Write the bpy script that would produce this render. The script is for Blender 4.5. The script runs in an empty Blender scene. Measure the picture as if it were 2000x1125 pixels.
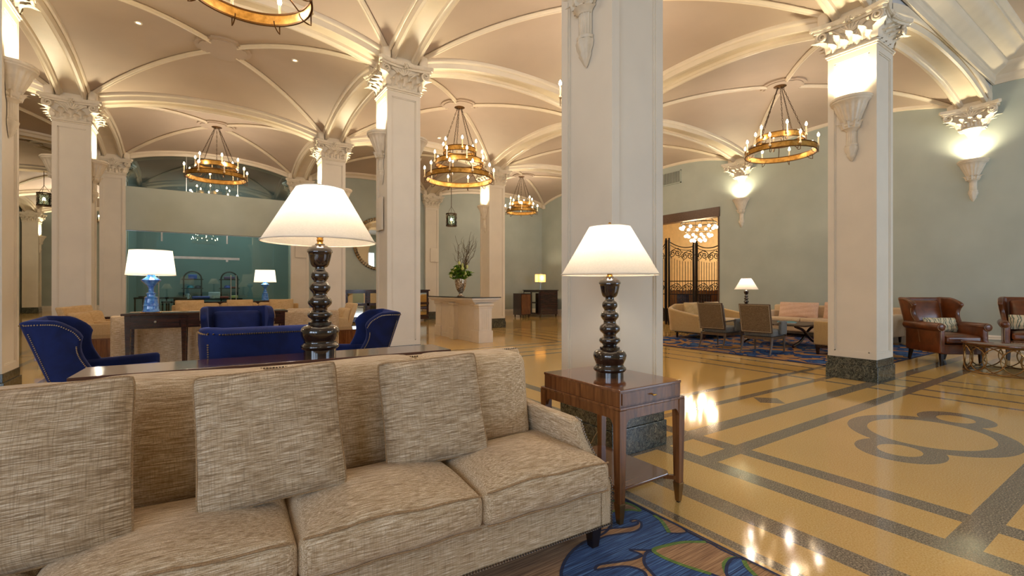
import bpy, math, random
from mathutils import Vector, Matrix
S = bpy.context.scene
COL = S.collection
PI = math.pi
random.seed(7)

# ---------------------------------------------------------------- camera, world, exposure, large lights
cam_d = bpy.data.cameras.new('camera'); cam = bpy.data.objects.new('camera', cam_d); COL.objects.link(cam)
cam_d.sensor_width = 36; cam_d.lens = 906/2000*36
cam_d.clip_start = .05; cam_d.clip_end = 200
cam.location = (0, 0, 1.2); cam.rotation_euler = (math.radians(90), 0, math.radians(-33.69))
S.camera = cam
S.view_settings.view_transform = 'Standard'; S.view_settings.look = 'None'
S.view_settings.exposure = 0.08; S.view_settings.gamma = 1; S.view_settings.use_curve_mapping = False
W = bpy.data.worlds.new('world'); S.world = W; W.use_nodes = True
W.node_tree.nodes['Background'].inputs[0].default_value = (.55, .7, 1, 1)
W.node_tree.nodes['Background'].inputs[1].default_value = .8
cy = S.cycles
cy.use_denoising = True
cy.max_bounces = 7; cy.diffuse_bounces = 4; cy.glossy_bounces = 4; cy.transmission_bounces = 5; cy.transparent_max_bounces = 8
cy.sample_clamp_indirect = 3.0; cy.caustics_reflective = False; cy.caustics_refractive = False
cy.blur_glossy = .5

WARM = (1, .76, .50); SOFT = (1, .86, .70)
def light(kind, loc, power, color=WARM, radius=.03, rot=(0, 0, 0), size=None, size_y=None, angle=None, blend=.5, spread=None, name='lamp_light', parent=None):
    d = bpy.data.lights.new(name, kind); d.energy = power; d.color = color
    if kind == 'AREA':
        d.size = size or .3
        if size_y: d.shape = 'RECTANGLE'; d.size_y = size_y
        if spread: d.spread = spread
    else: d.shadow_soft_size = radius
    if kind == 'SPOT': d.spot_size = angle; d.spot_blend = blend
    o = bpy.data.objects.new(name, d); COL.objects.link(o); o.location = loc; o.rotation_euler = rot
    if parent: o.parent = parent
    return o
# daylight through the windows of the south wall behind the camera
P_DAY, P_SCONCE, P_CHAND, P_LAMP, P_DOWN = 150, 95, 50, 14, 12
WINX = (-5.7, 7.5, 10.9)
for wx in WINX:
    light('AREA', (wx, -5.9, 2.55), P_DAY, (.62, .78, 1), rot=(math.radians(90), 0, 0), size=2.4, size_y=3.2, name='window_daylight')
WINY = (-4.1, -1.1)
for wy in WINY:
    light('AREA', (-7.0, wy, 2.6), 150, (.68, .80, 1), rot=(0, -math.radians(90), 0), size=3.2, size_y=2.4, name='window_daylight')

# ---------------------------------------------------------------- materials
def lin(c):
    return tuple((x/255/12.92 if x/255 <= .04045 else ((x/255+.055)/1.055)**2.4) for x in c) + (1,)
class NT:
    def __init__(s, name):
        s.m = bpy.data.materials.new(name); s.m.use_nodes = True; s.t = s.m.node_tree; s.b = s.t.nodes['Principled BSDF']
        s.out = s.t.nodes['Material Output']
    def n(s, ty, **kw):
        nd = s.t.nodes.new(ty)
        for k, v in kw.items():
            if k.startswith('i_'):
                key = k[2:].replace('_', ' ')
                nd.inputs[key].default_value = v
            else: setattr(nd, k, v)
        return nd
    def l(s, a, b): s.t.links.new(a, b)
    def coord(s, scale=(1, 1, 1), rot=(0, 0, 0), kind='Object'):
        tc = s.n('ShaderNodeTexCoord'); mp = s.n('ShaderNodeMapping'); s.l(tc.outputs[kind], mp.inputs[0])
        mp.inputs['Scale'].default_value = scale; mp.inputs['Rotation'].default_value = rot
        return mp.outputs[0]
    def noise(s, vec, scale, detail=2, rough=.5, dist=0):
        nd = s.n('ShaderNodeTexNoise'); nd.inputs['Scale'].default_value = scale; nd.inputs['Detail'].default_value = detail
        nd.inputs['Roughness'].default_value = rough; nd.inputs['Distortion'].default_value = dist
        s.l(vec, nd.inputs['Vector']); return nd.outputs['Fac']
    def ramp(s, fac, stops, interp='LINEAR'):
        nd = s.n('ShaderNodeValToRGB'); cr = nd.color_ramp; cr.interpolation = interp
        while len(cr.elements) < len(stops): cr.elements.new(.5)
        for e, (p, c) in zip(cr.elements, stops): e.position = p; e.color = c if len(c) == 4 else lin(c)
        s.l(fac, nd.inputs[0]); return nd.outputs[0]
    def math(s, op, a, b=0.0, c=None):
        nd = s.n('ShaderNodeMath', operation=op)
        for i, x in enumerate((a, b, c)):
            if x is None: continue
            if isinstance(x, (int, float)): nd.inputs[i].default_value = x
            else: s.l(x, nd.inputs[i])
        return nd.outputs[0]
    def mix(s, fac, a, b, mode='MIX'):
        nd = s.n('ShaderNodeMix', data_type='RGBA', blend_type=mode)
        for i, x in ((0, fac), (6, a), (7, b)):
            if hasattr(x, 'is_output'): s.l(x, nd.inputs[i])
            else: nd.inputs[i].default_value = x
        return nd.outputs[2]
    def bump(s, h, strength=.3, dist=.01):
        nd = s.n('ShaderNodeBump'); nd.inputs['Strength'].default_value = strength; nd.inputs['Distance'].default_value = dist
        s.l(h, nd.inputs['Height']); s.l(nd.outputs[0], s.b.inputs['Normal'])
    def base(s, x):
        if hasattr(x, 'is_output'): s.l(x, s.b.inputs['Base Color'])
        else: s.b.inputs['Base Color'].default_value = x if len(x) == 4 else lin(x)
    def set(s, rough=.5, metal=0, spec=None, coat=0, sheen=0, ior=None):
        s.b.inputs['Roughness'].default_value = rough; s.b.inputs['Metallic'].default_value = metal
        if spec is not None: s.b.inputs['Specular IOR Level'].default_value = spec
        s.b.inputs['Coat Weight'].default_value = coat; s.b.inputs['Sheen Weight'].default_value = sheen
        if coat: s.b.inputs['Coat Roughness'].default_value = .08
        if ior: s.b.inputs['IOR'].default_value = ior
def simple(name, c, rough=.5, metal=0, var=.06, scale=6, **kw):
    t = NT(name); v = t.noise(t.coord(), scale, 3)
    a = lin(tuple(max(0, x*(1-var)) for x in c)); b = lin(tuple(min(255, x*(1+var)) for x in c))
    t.base(t.ramp(v, [(.3, a), (.7, b)])); t.set(rough, metal, **kw); return t.m
def emit(name, c, strength):
    t = NT(name); e = t.n('ShaderNodeEmission'); e.inputs[0].default_value = lin(c); e.inputs[1].default_value = strength
    t.l(e.outputs[0], t.out.inputs[0]); return t.m
def wood(name, c1, c2, rough=.25, axis=0, scale=1.0, coat=.3):
    t = NT(name); sc = [28*scale]*3; sc[axis] = 2.2*scale
    v = t.coord(tuple(sc)); n1 = t.noise(v, 1.0, 5, .6, .8); n2 = t.noise(t.coord((3, 3, 3)), 1, 2)
    t.base(t.mix(t.math('MULTIPLY', n2, .35), t.ramp(n1, [(.32, c1), (.68, c2)]), lin(c1))); t.set(rough, coat=coat)
    t.bump(n1, .05, .002); return t.m
def fabric(name, dark, mid, light_, along=0, scale=1.0, rough=.95, contrast=1.0, sheen=.15, flat=False):
    t = NT(name)
    a = [360*scale]*3; a[along] = 13*scale
    b = [300*scale]*3; b[2 if along != 2 else 0] = 14*scale
    c = [560*scale]*3; c[along] = 40*scale
    if flat: a[1] = b[1] = 16*scale; c[1] = 40*scale
    n1 = t.noise(t.coord(tuple(a)), 1, 2, .6); n2 = t.noise(t.coord(tuple(b)), 1, 2, .6); n3 = t.noise(t.coord(tuple(c)), 1, 1, .5)
    col = t.ramp(n1, [(.5-.2/contrast, dark), (.5, mid), (.5+.2/contrast, light_)])
    col = t.mix(t.math('MULTIPLY', t.ramp(n2, [(.45, (0, 0, 0, 1)), (.7, (1, 1, 1, 1))]), .5), col, lin(dark))
    col = t.mix(t.math('MULTIPLY', t.ramp(n3, [(.6, (0, 0, 0, 1)), (.7, (1, 1, 1, 1))]), .5), col, lin(light_))
    t.base(col); t.set(rough, sheen=sheen, spec=.2)
    t.bump(t.math('ADD', n1, n2), .35, .003); return t.m

M = {}
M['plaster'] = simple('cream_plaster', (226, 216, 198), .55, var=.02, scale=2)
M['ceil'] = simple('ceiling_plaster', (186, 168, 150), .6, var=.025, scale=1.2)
M['trimp'] = simple('moulding_paint', (228, 214, 190), .32, var=.02, scale=3)
M['sconcep'] = simple('carved_plaster', (224, 212, 190), .5, var=.03, scale=14)
M['green'] = simple('sage_wall_paint', (176, 184, 174), .6, var=.03, scale=1.3)
M['teal'] = simple('shop_teal_paint', (112, 130, 126), .55, var=.04, scale=1.3)
M['southpaint'] = simple('grey_spandrel_paint', (196, 196, 198), .5, var=.02)
M['white'] = simple('white_paint', (236, 226, 210), .35, var=.015)
M['creamwall'] = simple('restaurant_wall_paint', (228, 206, 164), .6, var=.03)
M['blackmetal'] = simple('black_iron', (34, 27, 22), .45, .6)
M['chain'] = simple('dark_bronze_chain', (70, 52, 36), .45, .8)
M['nickel'] = simple('aged_nickel', (150, 136, 116), .3, 1)
M['nail'] = simple('bronze_nailhead', (190, 164, 128), .3, .7)
M['steel'] = simple('brushed_steel', (190, 196, 198), .3, .9)
M['glow'] = emit('candle_bulb_glow', (255, 222, 176), 60)
M['glowup'] = emit('uplight_lens_glow', (255, 226, 170), 9)
M['candle'] = simple('ivory_candle_sleeve', (238, 214, 172), .5)
M['black'] = simple('black_void', (22, 22, 24), .5)
M['book'] = simple('dark_book', (38, 40, 46), .5)
M['rubber'] = simple('black_caster', (18, 18, 18), .5)
M['paper'] = simple('white_paper', (230, 226, 214), .6)
for k, c in (('m_blue', (38, 84, 176)), ('m_red', (150, 42, 42)), ('m_teal', (70, 150, 170)), ('m_white', (220, 222, 222)), ('m_navy', (40, 46, 72)), ('m_purple', (96, 60, 100)), ('m_yellow', (206, 196, 120))):
    M[k] = simple('merchandise_'+k[2:], c, .5)

def gold():
    t = NT('antique_gold'); n = t.noise(t.coord((1, 1, 1)), 14, 4, .6)
    t.base(t.ramp(n, [(.3, (156, 116, 50)), (.7, (214, 168, 92))])); t.set(.34, .85); return t.m
M['gold'] = gold()
M['goldrim'] = simple('dark_gold_rim', (98, 66, 30), .4, .8)
M['brass'] = simple('polished_brass', (216, 164, 76), .22, 1)
M['brasst'] = simple('champagne_brass', (150, 118, 74), .35, .9)
M['walnut'] = wood('walnut_veneer', (84, 48, 22), (146, 92, 50), .22, 2, 1.2)
M['walnuttop'] = wood('polished_walnut_top', (98, 58, 32), (136, 86, 54), .1, 0, 1.0, .6)
M['dwood'] = wood('espresso_wood', (40, 22, 16), (66, 38, 28), .2, 0)
M['consoletop'] = wood('console_top_wood', (62, 38, 32), (94, 62, 54), .16, 0, 1.0, .5)
M['legwood'] = wood('weathered_frame_wood', (66, 50, 36), (108, 84, 60), .45, 2, 1.5, 0)
M['darkleg'] = wood('black_stained_leg', (22, 15, 12), (44, 30, 24), .3, 2)
M['linen'] = fabric('sofa_tweed', (144, 117, 84), (202, 175, 138), (244, 229, 202), 0)
M['pewter'] = simple('pewter_nailhead', (128, 120, 112), .25, .9)
M['linen_arm'] = fabric('sofa_tweed_arm', (144, 117, 84), (202, 175, 138), (244, 229, 202), 1)
M['linen_pil'] = fabric('pillow_tweed', (126, 104, 78), (182, 157, 124), (232, 216, 190), 0, 1.0, flat=True)
M['piping'] = simple('tweed_piping', (160, 130, 94), .9, var=.15, scale=220)
M['cream'] = fabric('cream_upholstery', (190, 156, 108), (212, 180, 132), (228, 204, 162), 0, .6)
M['pale'] = fabric('pale_beige_upholstery', (190, 160, 122), (208, 180, 144), (224, 200, 168), 0, .6)
M['pink'] = fabric('blush_pillow_fabric', (206, 166, 138), (220, 184, 158), (234, 204, 182), 0, .6)
M['tanv'] = fabric('tan_velvet', (176, 142, 88), (196, 164, 110), (212, 184, 134), 0, .5, sheen=.4)
M['greyf'] = fabric('grey_brown_weave', (82, 66, 48), (112, 94, 70), (146, 128, 100), 2, .8)
M['bluegrey'] = fabric('blue_grey_weave', (84, 84, 82), (112, 112, 108), (142, 140, 130), 2, .8)
M['greytrim'] = simple('pale_welt', (176, 160, 130), .8)
def velvet():
    t = NT('royal_blue_velvet'); n = t.noise(t.coord(), 5, 4, .6, .5)
    t.base(t.ramp(n, [(.3, (12, 24, 66)), (.7, (20, 40, 100))])); t.set(.8, sheen=.5, spec=.3)
    t.b.inputs['Sheen Tint'].default_value = lin((110, 130, 220)); t.b.inputs['Sheen Roughness'].default_value = .35; return t.m
M['velvet'] = velvet()
def leather():
    t = NT('chestnut_leather'); n = t.noise(t.coord(), 5, 4, .6, .6); f = t.noise(t.coord(), 160, 2)
    t.base(t.ramp(n, [(.3, (72, 35, 14)), (.7, (122, 64, 28))])); t.set(.3, coat=.15); t.bump(f, .12, .002); return t.m
M['leather'] = leather()
def marble():
    t = NT('dark_green_marble'); v = t.coord(); n0 = t.noise(v, 5, 4, .7, 2.2); n = t.noise(v, 16, 5, .75, 2.5)
    a = t.math('ABSOLUTE', t.math('SUBTRACT', n, .5)); b = t.math('ABSOLUTE', t.math('SUBTRACT', n0, .5))
    c = t.ramp(a, [(0.0, (150, 152, 136)), (.014, (74, 78, 70)), (.05, (44, 47, 44)), (.3, (30, 33, 32))])
    c = t.mix(t.ramp(b, [(0, (1, 1, 1, 1)), (.012, (0, 0, 0, 1))]), c, lin((150, 146, 124)))
    t.base(c); t.set(.14); return t.m
M['marble'] = marble()
def terrazzo(name, c1, c2, c3, rings=False, amt=.5):
    t = NT(name); v = t.coord(kind='Object'); n = t.noise(v, 130, 2, .7); big = t.noise(v, .9, 3, .5); n2 = t.noise(v, 60, 3, .8)
    c = t.ramp(n, [(.36, c1), (.5, c2), (.66, c3)])
    c = t.mix(t.math('MULTIPLY', big, .45), c, lin(tuple(x*.86 for x in c1)))
    if rings:
        sp = t.n('ShaderNodeSeparateXYZ'); t.l(v, sp.inputs[0])
        g = None
        fx = sp.outputs[0]; fy = sp.outputs[1]; cx0 = 5.0
        def ring(cx, cyy, rx, ry, ox, oy):
            dx = t.math('SUBTRACT', fx, cx); dy = t.math('SUBTRACT', fy, cyy)
            def el(a, b):
                p = t.math('POWER', t.math('DIVIDE', t.math('ABSOLUTE', dx), a), 2.0); q = t.math('POWER', t.math('DIVIDE', t.math('ABSOLUTE', dy), b), 2.0)
                return t.math('ADD', p, q)
            return t.math('LESS_THAN', el(ox, oy), 1.0), t.math('GREATER_THAN', el(rx, ry), 1.0)
        o0, i0 = ring(cx0-.01, 1.28, .465, .395, .60, .535)
        o1, i1 = ring(cx0-.71, 1.265, .15, .13, .30, .265)
        o2, i2 = ring(cx0+.73, 1.28, .15, .13, .30, .265)
        g = t.math('MAXIMUM', t.math('MAXIMUM', o0, o1), o2)
        g = t.math('MULTIPLY', t.math('MULTIPLY', g, i0), t.math('MULTIPLY', i1, i2))
        dm = t.math('LESS_THAN', t.math('ADD', t.math('ABSOLUTE', t.math('SUBTRACT', fx, 5.03)), t.math('ABSOLUTE', t.math('SUBTRACT', fy, 2.6))), .17)
        g = t.math('MAXIMUM', g, dm)
        gr = t.ramp(n, [(.36, (86, 76, 62)), (.5, (132, 118, 98)), (.66, (184, 168, 142))])
        c = t.mix(g, c, gr)
    t.base(c); t.set(.085, ior=1.62); t.l(t.math('ADD', t.math('MULTIPLY', big, .05), .055), t.b.inputs['Roughness']); return t.m
M['yellow'] = terrazzo('yellow_terrazzo', (212, 168, 90), (231, 190, 112), (242, 210, 146), True)
M['greyt'] = terrazzo('grey_terrazzo', (78, 70, 58), (136, 122, 102), (206, 190, 164))
def striped(name, c1, c2, c3, axis=1):
    t = NT(name); s = [260]*3; s[axis] = 5
    n = t.noise(t.coord(tuple(s)), 1, 3, .6); t.base(t.ramp(n, [(.34, c1), (.5, c2), (.66, c3)])); t.set(1, sheen=.2, spec=.1); t.bump(n, .4, .003); return t.m
M['rtan'] = striped('rug_tan_pile', (120, 84, 52), (168, 126, 84), (204, 164, 118), 0)
M['rblue'] = striped('rug_blue_pile', (14, 28, 66), (40, 74, 134), (94, 138, 196), 0)
M['rnavy'] = striped('rug_navy_outline', (12, 16, 46), (22, 30, 74), (34, 46, 96), 0)
M['rgreen'] = striped('rug_green_edge', (70, 96, 30), (98, 130, 44), (128, 158, 64), 0)
def rug2():
    t = NT('patterned_rug_pile'); v = t.coord((1, 1, 1)); a = t.noise(v, 1.7, 1.5, .5, 1.6); f = t.noise(t.coord((4, 120, 120)), 1, 2)
    c = t.ramp(a, [(.0, (176, 132, 84)), (.43, (172, 130, 84)), (.438, (22, 32, 76)), (.455, (40, 72, 128)), (.53, (62, 96, 148)), (.60, (22, 32, 76)), (.615, (186, 148, 98))], 'CONSTANT')
    t.base(t.mix(t.math('MULTIPLY', f, .3), c, lin((40, 40, 60)))); t.set(1, spec=.1); return t.m
M['rug2'] = rug2()
def shade(name, c, tr=.5):
    t = NT(name); d = t.n('ShaderNodeBsdfDiffuse'); r = t.n('ShaderNodeBsdfTranslucent'); mx = t.n('ShaderNodeMixShader')
    n = t.noise(t.coord((90, 90, 300)), 1, 2); col = t.ramp(n, [(.3, tuple(x*.96 for x in c)), (.7, c)])
    t.l(col, d.inputs[0]); t.l(col, r.inputs[0]); mx.inputs[0].default_value = tr
    t.l(d.outputs[0], mx.inputs[1]); t.l(r.outputs[0], mx.inputs[2]); t.l(mx.outputs[0], t.out.inputs[0]); return t.m
M['shade'] = shade('white_linen_shade', (246, 238, 226))
M['shadeo'] = shade('amber_linen_shade', (236, 190, 120))
def gloss(name, c, rough=.08, coat=1): 
    return simple(name, c, rough, coat=coat, var=.12, scale=9)
M['lampblack'] = gloss('glossy_black_brown_lacquer', (34, 22, 17), .12)
M['blackglass'] = simple('black_glass_top', (10, 16, 16), .05)
def glass(name, c, rough=.0, alpha=.25, spec=.5):
    t = NT(name); g = t.n('ShaderNodeBsdfGlossy'); g.inputs['Roughness'].default_value = rough; g.inputs[0].default_value = (.9, .95, .95, 1)
    tr = t.n('ShaderNodeBsdfTransparent'); tr.inputs[0].default_value = lin(c); mx = t.n('ShaderNodeMixShader')
    f = t.n('ShaderNodeFresnel'); f.inputs[0].default_value = 1.5; t.l(t.math('ADD', f.outputs[0], alpha), mx.inputs[0])
    t.l(tr.outputs[0], mx.inputs[1]); t.l(g.outputs[0], mx.inputs[2]); t.l(mx.outputs[0], t.out.inputs[0]); return t.m
M['glass'] = glass('shopfront_glass', (220, 238, 234), 0, .02)
M['darkglass'] = glass('lunette_glass', (120, 140, 136), .02, .12)
def blueglass():
    t = NT('cobalt_blue_glass'); n = t.noise(t.coord(), 22, 2)
    t.base(t.ramp(n, [(.3, (24, 100, 214)), (.7, (96, 178, 252))])); t.set(.08, coat=1); t.b.inputs['Transmission Weight'].default_value = .12; t.b.inputs['Subsurface Weight'].default_value = 0; return t.m
M['blueglass'] = blueglass()
def mercury():
    t = NT('mercury_glass'); n = t.noise(t.coord(), 34, 3, .6); t.base(t.ramp(n, [(.42, (150, 122, 84)), (.58, (240, 230, 212))])); t.set(.2, .55); return t.m
M['mercury'] = mercury()
M['mirror'] = simple('mirror_glass', (224, 220, 206), .02, 1, var=.01)
M['facet'] = simple('faceted_mirror_tile', (180, 172, 160), .12, 1, var=.4, scale=60)
M['leaf'] = simple('green_leaf', (92, 128, 30), .5, var=.35, scale=20)
M['bud'] = simple('lime_white_bloom', (206, 212, 130), .5, var=.12, scale=20)
M['twig'] = simple('bare_twig', (92, 74, 48), .7, var=.2, scale=20)
M['doorwood'] = wood('brown_door_casing', (78, 56, 40), (108, 80, 60), .4, 0, 1, 0)
def zig():
    t = NT('wavy_striped_linen'); v = t.coord((1, 1, 1)); w = t.n('ShaderNodeTexWave'); w.inputs['Scale'].default_value = 3.6; w.inputs['Distortion'].default_value = 5; w.inputs['Detail Scale'].default_value = 2
    t.l(v, w.inputs[0]); t.base(t.ramp(w.outputs['Fac'], [(0, (214, 196, 160)), (.4, (214, 196, 160)), (.5, (60, 92, 60)), (.62, (170, 178, 140)), (.75, (26, 44, 66)), (.9, (214, 196, 160))], 'CONSTANT')); t.set(.9); return t.m
M['zig'] = zig()
def art():
    t = NT('dark_window_art'); n = t.noise(t.coord((2, 2, 5)), 1.6, 3, .6, 1); t.base(t.ramp(n, [(.35, (26, 24, 36)), (.5, (70, 46, 62)), (.62, (190, 104, 60)), (.72, (60, 40, 50))])); t.set(.3); return t.m
M['art'] = art()

# ---------------------------------------------------------------- mesh builder
class MB:
    def __init__(s): s.v = []; s.f = []; s.m = []
    def add(s, vs, fs, mi=0):
        o = len(s.v); s.v += [tuple(v) for v in vs]; s.f += [tuple(i+o for i in f) for f in fs]; s.m += [mi]*len(fs); return s
    def box(s, x0, x1, y0, y1, z0, z1, mi=0):
        return s.add([(x, y, z) for z in (z0, z1) for y in (y0, y1) for x in (x0, x1)], [(0, 2, 3, 1), (4, 5, 7, 6), (0, 1, 5, 4), (2, 6, 7, 3), (0, 4, 6, 2), (1, 3, 7, 5)], mi)
    def hexa(s, b, t, mi=0):   # bottom ring and top ring of equal length
        n = len(b); fs = [tuple(range(n-1, -1, -1)), tuple(range(n, 2*n))] + [(i, (i+1) % n, n+(i+1) % n, n+i) for i in range(n)]
        return s.add(list(b)+list(t), fs, mi)
    def leg(s, x, y, z0, z1, w0, w1, dx=0, dy=0, mi=0):   # tapered square leg; bottom shifted by dx, dy
        a, b = w0/2, w1/2
        return s.hexa([(x+dx+i*a, y+dy+j*a, z0) for i, j in ((-1, -1), (1, -1), (1, 1), (-1, 1))], [(x+i*b, y+j*b, z1) for i, j in ((-1, -1), (1, -1), (1, 1), (-1, 1))], mi)
    def prism(s, poly, a0, a1, axis='z', mi=0):
        mp = {'z': lambda p, a: (p[0], p[1], a), 'x': lambda p, a: (a, p[0], p[1]), 'y': lambda p, a: (p[0], a, p[1])}[axis]
        return s.hexa([mp(p, a0) for p in poly], [mp(p, a1) for p in poly], mi)
    def lathe(s, prof, c=(0, 0, 0), seg=32, a0=0, a1=2*PI, mod=None, mi=0, caps=True):
        full = abs(a1-a0-2*PI) < 1e-6; n = seg if full else seg+1; vs = []
        for r, z in prof:
            for k in range(n):
                a = a0+(a1-a0)*k/seg; rr = r*(mod(a, z) if mod else 1)
                vs.append((c[0]+rr*math.cos(a), c[1]+rr*math.sin(a), c[2]+z))
        fs = []
        for i in range(len(prof)-1):
            for k in range(seg):
                k2 = (k+1) % n if full else k+1
                fs.append((i*n+k, i*n+k2, (i+1)*n+k2, (i+1)*n+k))
        if caps and full:
            if prof[0][0] > 1e-4: fs.append(tuple(range(n-1, -1, -1)))
            if prof[-1][0] > 1e-4: fs.append(tuple((len(prof)-1)*n+k for k in range(n)))
        return s.add(vs, fs, mi)
    def tube(s, pts, r, seg=8, closed=False, mi=0, sx=1, sy=1):
        P_ = [Vector(p) for p in pts]; n = len(P_); vs = []; up = Vector((0, 0, 1)); prev = None
        for i, p in enumerate(P_):
            t = (P_[(i+1) % n]-P_[i-1]) if closed else (P_[min(i+1, n-1)]-P_[max(i-1, 0)])
            if t.length < 1e-9: t = Vector((0, 0, 1))
            t.normalize()
            if prev is None:
                a = t.cross(up) if abs(t.z) < .95 else t.cross(Vector((1, 0, 0)))
            else: a = prev - t*prev.dot(t)
            a.normalize(); prev = a; b = t.cross(a); rr = r[i] if isinstance(r, (list, tuple)) else r
            for k in range(seg):
                g = 2*PI*k/seg; vs.append(p+a*math.cos(g)*rr*sx+b*math.sin(g)*rr*sy)
        fs = []
        for i in range(n if closed else n-1):
            j = (i+1) % n
            for k in range(seg): fs.append((i*seg+k, i*seg+(k+1) % seg, j*seg+(k+1) % seg, j*seg+k))
        if not closed: fs += [tuple(range(seg-1, -1, -1)), tuple((n-1)*seg+k for k in range(seg))]
        return s.add(vs, fs, mi)
    def grid(s, fn, nu, nv, mi=0, cu=False):
        vs = [fn(i/nu, j/nv) for j in range(nv+1) for i in range(nu+1)]
        return s.add(vs, [(j*(nu+1)+i, j*(nu+1)+i+1, (j+1)*(nu+1)+i+1, (j+1)*(nu+1)+i) for j in range(nv) for i in range(nu)], mi)
    def sphere(s, c, r, seg=10, mi=0, sz=1):
        return s.lathe([(max(1e-4, r*math.sin(PI*i/(seg//2))), -r*sz*math.cos(PI*i/(seg//2))) for i in range(seg//2+1)], c, seg, mi=mi, caps=False)
    def rbox(s, x0, x1, y0, y1, z0, z1, r, n=6, k=3, fn=None, mi=0):
        hx, hy, hz = (x1-x0)/2, (y1-y0)/2, (z1-z0)/2; c = Vector(((x0+x1)/2, (y0+y1)/2, (z0+z1)/2)); H = (hx, hy, hz); r = min(r, hx*.98, hy*.98, hz*.98)
        def ax(h): return [-h+r*i/k for i in range(k)] + [-h+r+(2*h-2*r)*i/n for i in range(n+1)] + [h-r+r*i/k for i in range(1, k+1)]
        A = [ax(h) for h in H]; key = {}; vs = []; fs = []
        def vid(i, j, l):
            if (i, j, l) in key: return key[(i, j, l)]
            p = Vector((A[0][i], A[1][j], A[2][l])); q = Vector([max(-H[a]+r, min(H[a]-r, p[a])) for a in range(3)])
            d = p-q; d.normalize(); o = c+q+d*r
            if fn: o = Vector(fn(*o))
            vs.append(o); key[(i, j, l)] = len(vs)-1; return len(vs)-1
        N = [len(a)-1 for a in A]
        for a in range(3):
            b, e = (a+1) % 3, (a+2) % 3
            for side in (0, N[a]):
                for i in range(N[b]):
                    for j in range(N[e]):
                        q = []
                        for di, dj in ((0, 0), (1, 0), (1, 1), (0, 1)):
                            ix = [0, 0, 0]; ix[a] = side; ix[b] = i+di; ix[e] = j+dj; q.append(vid(*ix))
                        fs.append(tuple(q if side else q[::-1]))
        return s.add(vs, fs, mi)
    def build(s, name, mats, parent=None, smooth=35, loc=None, rot=None, fn=None, fix=False):
        me = bpy.data.meshes.new(name); vs = [fn(*v) for v in s.v] if fn else s.v
        me.from_pydata([tuple(v) for v in vs], [], s.f); me.update()
        if not isinstance(mats, (list, tuple)): mats = [mats]
        for m in mats: me.materials.append(M[m] if isinstance(m, str) else m)
        if len(mats) > 1: me.polygons.foreach_set('material_index', s.m)
        if fix:
            import bmesh
            bm = bmesh.new(); bm.from_mesh(me); bmesh.ops.recalc_face_normals(bm, faces=bm.faces); bm.to_mesh(me); bm.free()
        if smooth:
            me.shade_smooth(); me.set_sharp_from_angle(angle=math.radians(smooth))
        o = bpy.data.objects.new(name, me); COL.objects.link(o)
        if parent: o.parent = parent
        if loc: o.location = loc
        if rot: o.rotation_euler = rot
        return o
def tag(o, label=None, cat=None, group=None, kind=None):
    if label: o['label'] = label
    if cat: o['category'] = cat
    if group: o['group'] = group
    if kind: o['kind'] = kind
    return o
def thing(name, label, cat, loc=(0, 0, 0), rz=0, group=None):
    o = bpy.data.objects.new(name, None); COL.objects.link(o); o.location = loc; o.rotation_euler = (0, 0, rz); o.empty_display_size = .1
    return tag(o, label, cat, group)
def dup(root, loc, rz=0, label=None, group=None, scale=None):
    def cp(o, par):
        c = o.copy(); COL.objects.link(c)
        if par: c.parent = par
        for ch in list(o.children): cp(ch, c)
        return c
    r = cp(root, None); r.location = loc; r.rotation_euler = (0, 0, rz)
    if scale: r.scale = scale
    if label: r['label'] = label
    if group: r['group'] = group
    return r
def struct(o): o['kind'] = 'structure'; return o
NTRIM = [0]
def trim(mb, mats='trimp', **kw):
    NTRIM[0] += 1; return struct(mb.build('trim_%d' % NTRIM[0], mats, **kw))
def bevel(o, w=.004, seg=2):
    b = o.modifiers.new('bevel', 'BEVEL'); b.width = w; b.segments = seg; b.limit_method = 'ANGLE'; b.angle_limit = math.radians(40); return o
# ---------------------------------------------------------------- large structure
CX = (-6.76, -2.05, 2.67, 7.37); CY = (2.6, 7.38, 12.13, 16.88, 21.6, 26.3, 31.0)
HW = .275; XE = 12.8; ZS = 4.78; RISE = .31
def zarch(t): return ZS + RISE*(1-abs(t)**2.4)
# floor: one slab whose cells are yellow or grey terrazzo, as the inlaid bands run
rects = []
BIG = 40
for a, b in ((2.03, 2.09), (2.315, 2.457), (2.81, 2.955), (3.24, 3.38), (6.65, 6.72), (7.06, 7.14), (7.56, 7.63), (7.97, 8.03),
             (-1.35, -1.25), (-1.75, -1.68), (-2.4, -2.3), (-2.8, -2.7)): rects.append((a, b, -BIG, BIG))
for a, b, x0 in ((.567, .698, 2.955), (1.875, 2.0, 2.955), (2.27, 2.42, 2.457), (2.78, 2.87, 2.955), (3.2, 3.29, 2.955)): rects.append((x0, BIG, a, b))
for c in CY[1:4]:
    for o in (-.72, -.31, .2, .62): rects.append((-BIG, BIG, c+o, c+o+.085))
rects.append((-BIG, BIG, -1.0, -.87))
FX0, FX1, FY0, FY1 = -7.3, 18.5, -6.2, 33.2
xs = sorted({round(min(max(v, FX0), FX1), 4) for r in rects for v in r[:2]} | {FX0, FX1}); ys = sorted({round(min(max(v, FY0), FY1), 4) for r in rects for v in r[2:]} | {FY0, FY1})
fl = MB(); nx = len(xs)
vs = [(x, y, 0) for y in ys for x in xs]; o = 0
fl.v = vs
for j in range(len(ys)-1):
    for i in range(nx-1):
        mx, my = (xs[i]+xs[i+1])/2, (ys[j]+ys[j+1])/2
        g = any(a < mx < b and c < my < d for a, b, c, d in rects)
        fl.f.append((j*nx+i, j*nx+i+1, (j+1)*nx+i+1, (j+1)*nx+i)); fl.m.append(1 if g else 0)
struct(fl.build('floor', ['yellow', 'greyt'], smooth=0))
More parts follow.
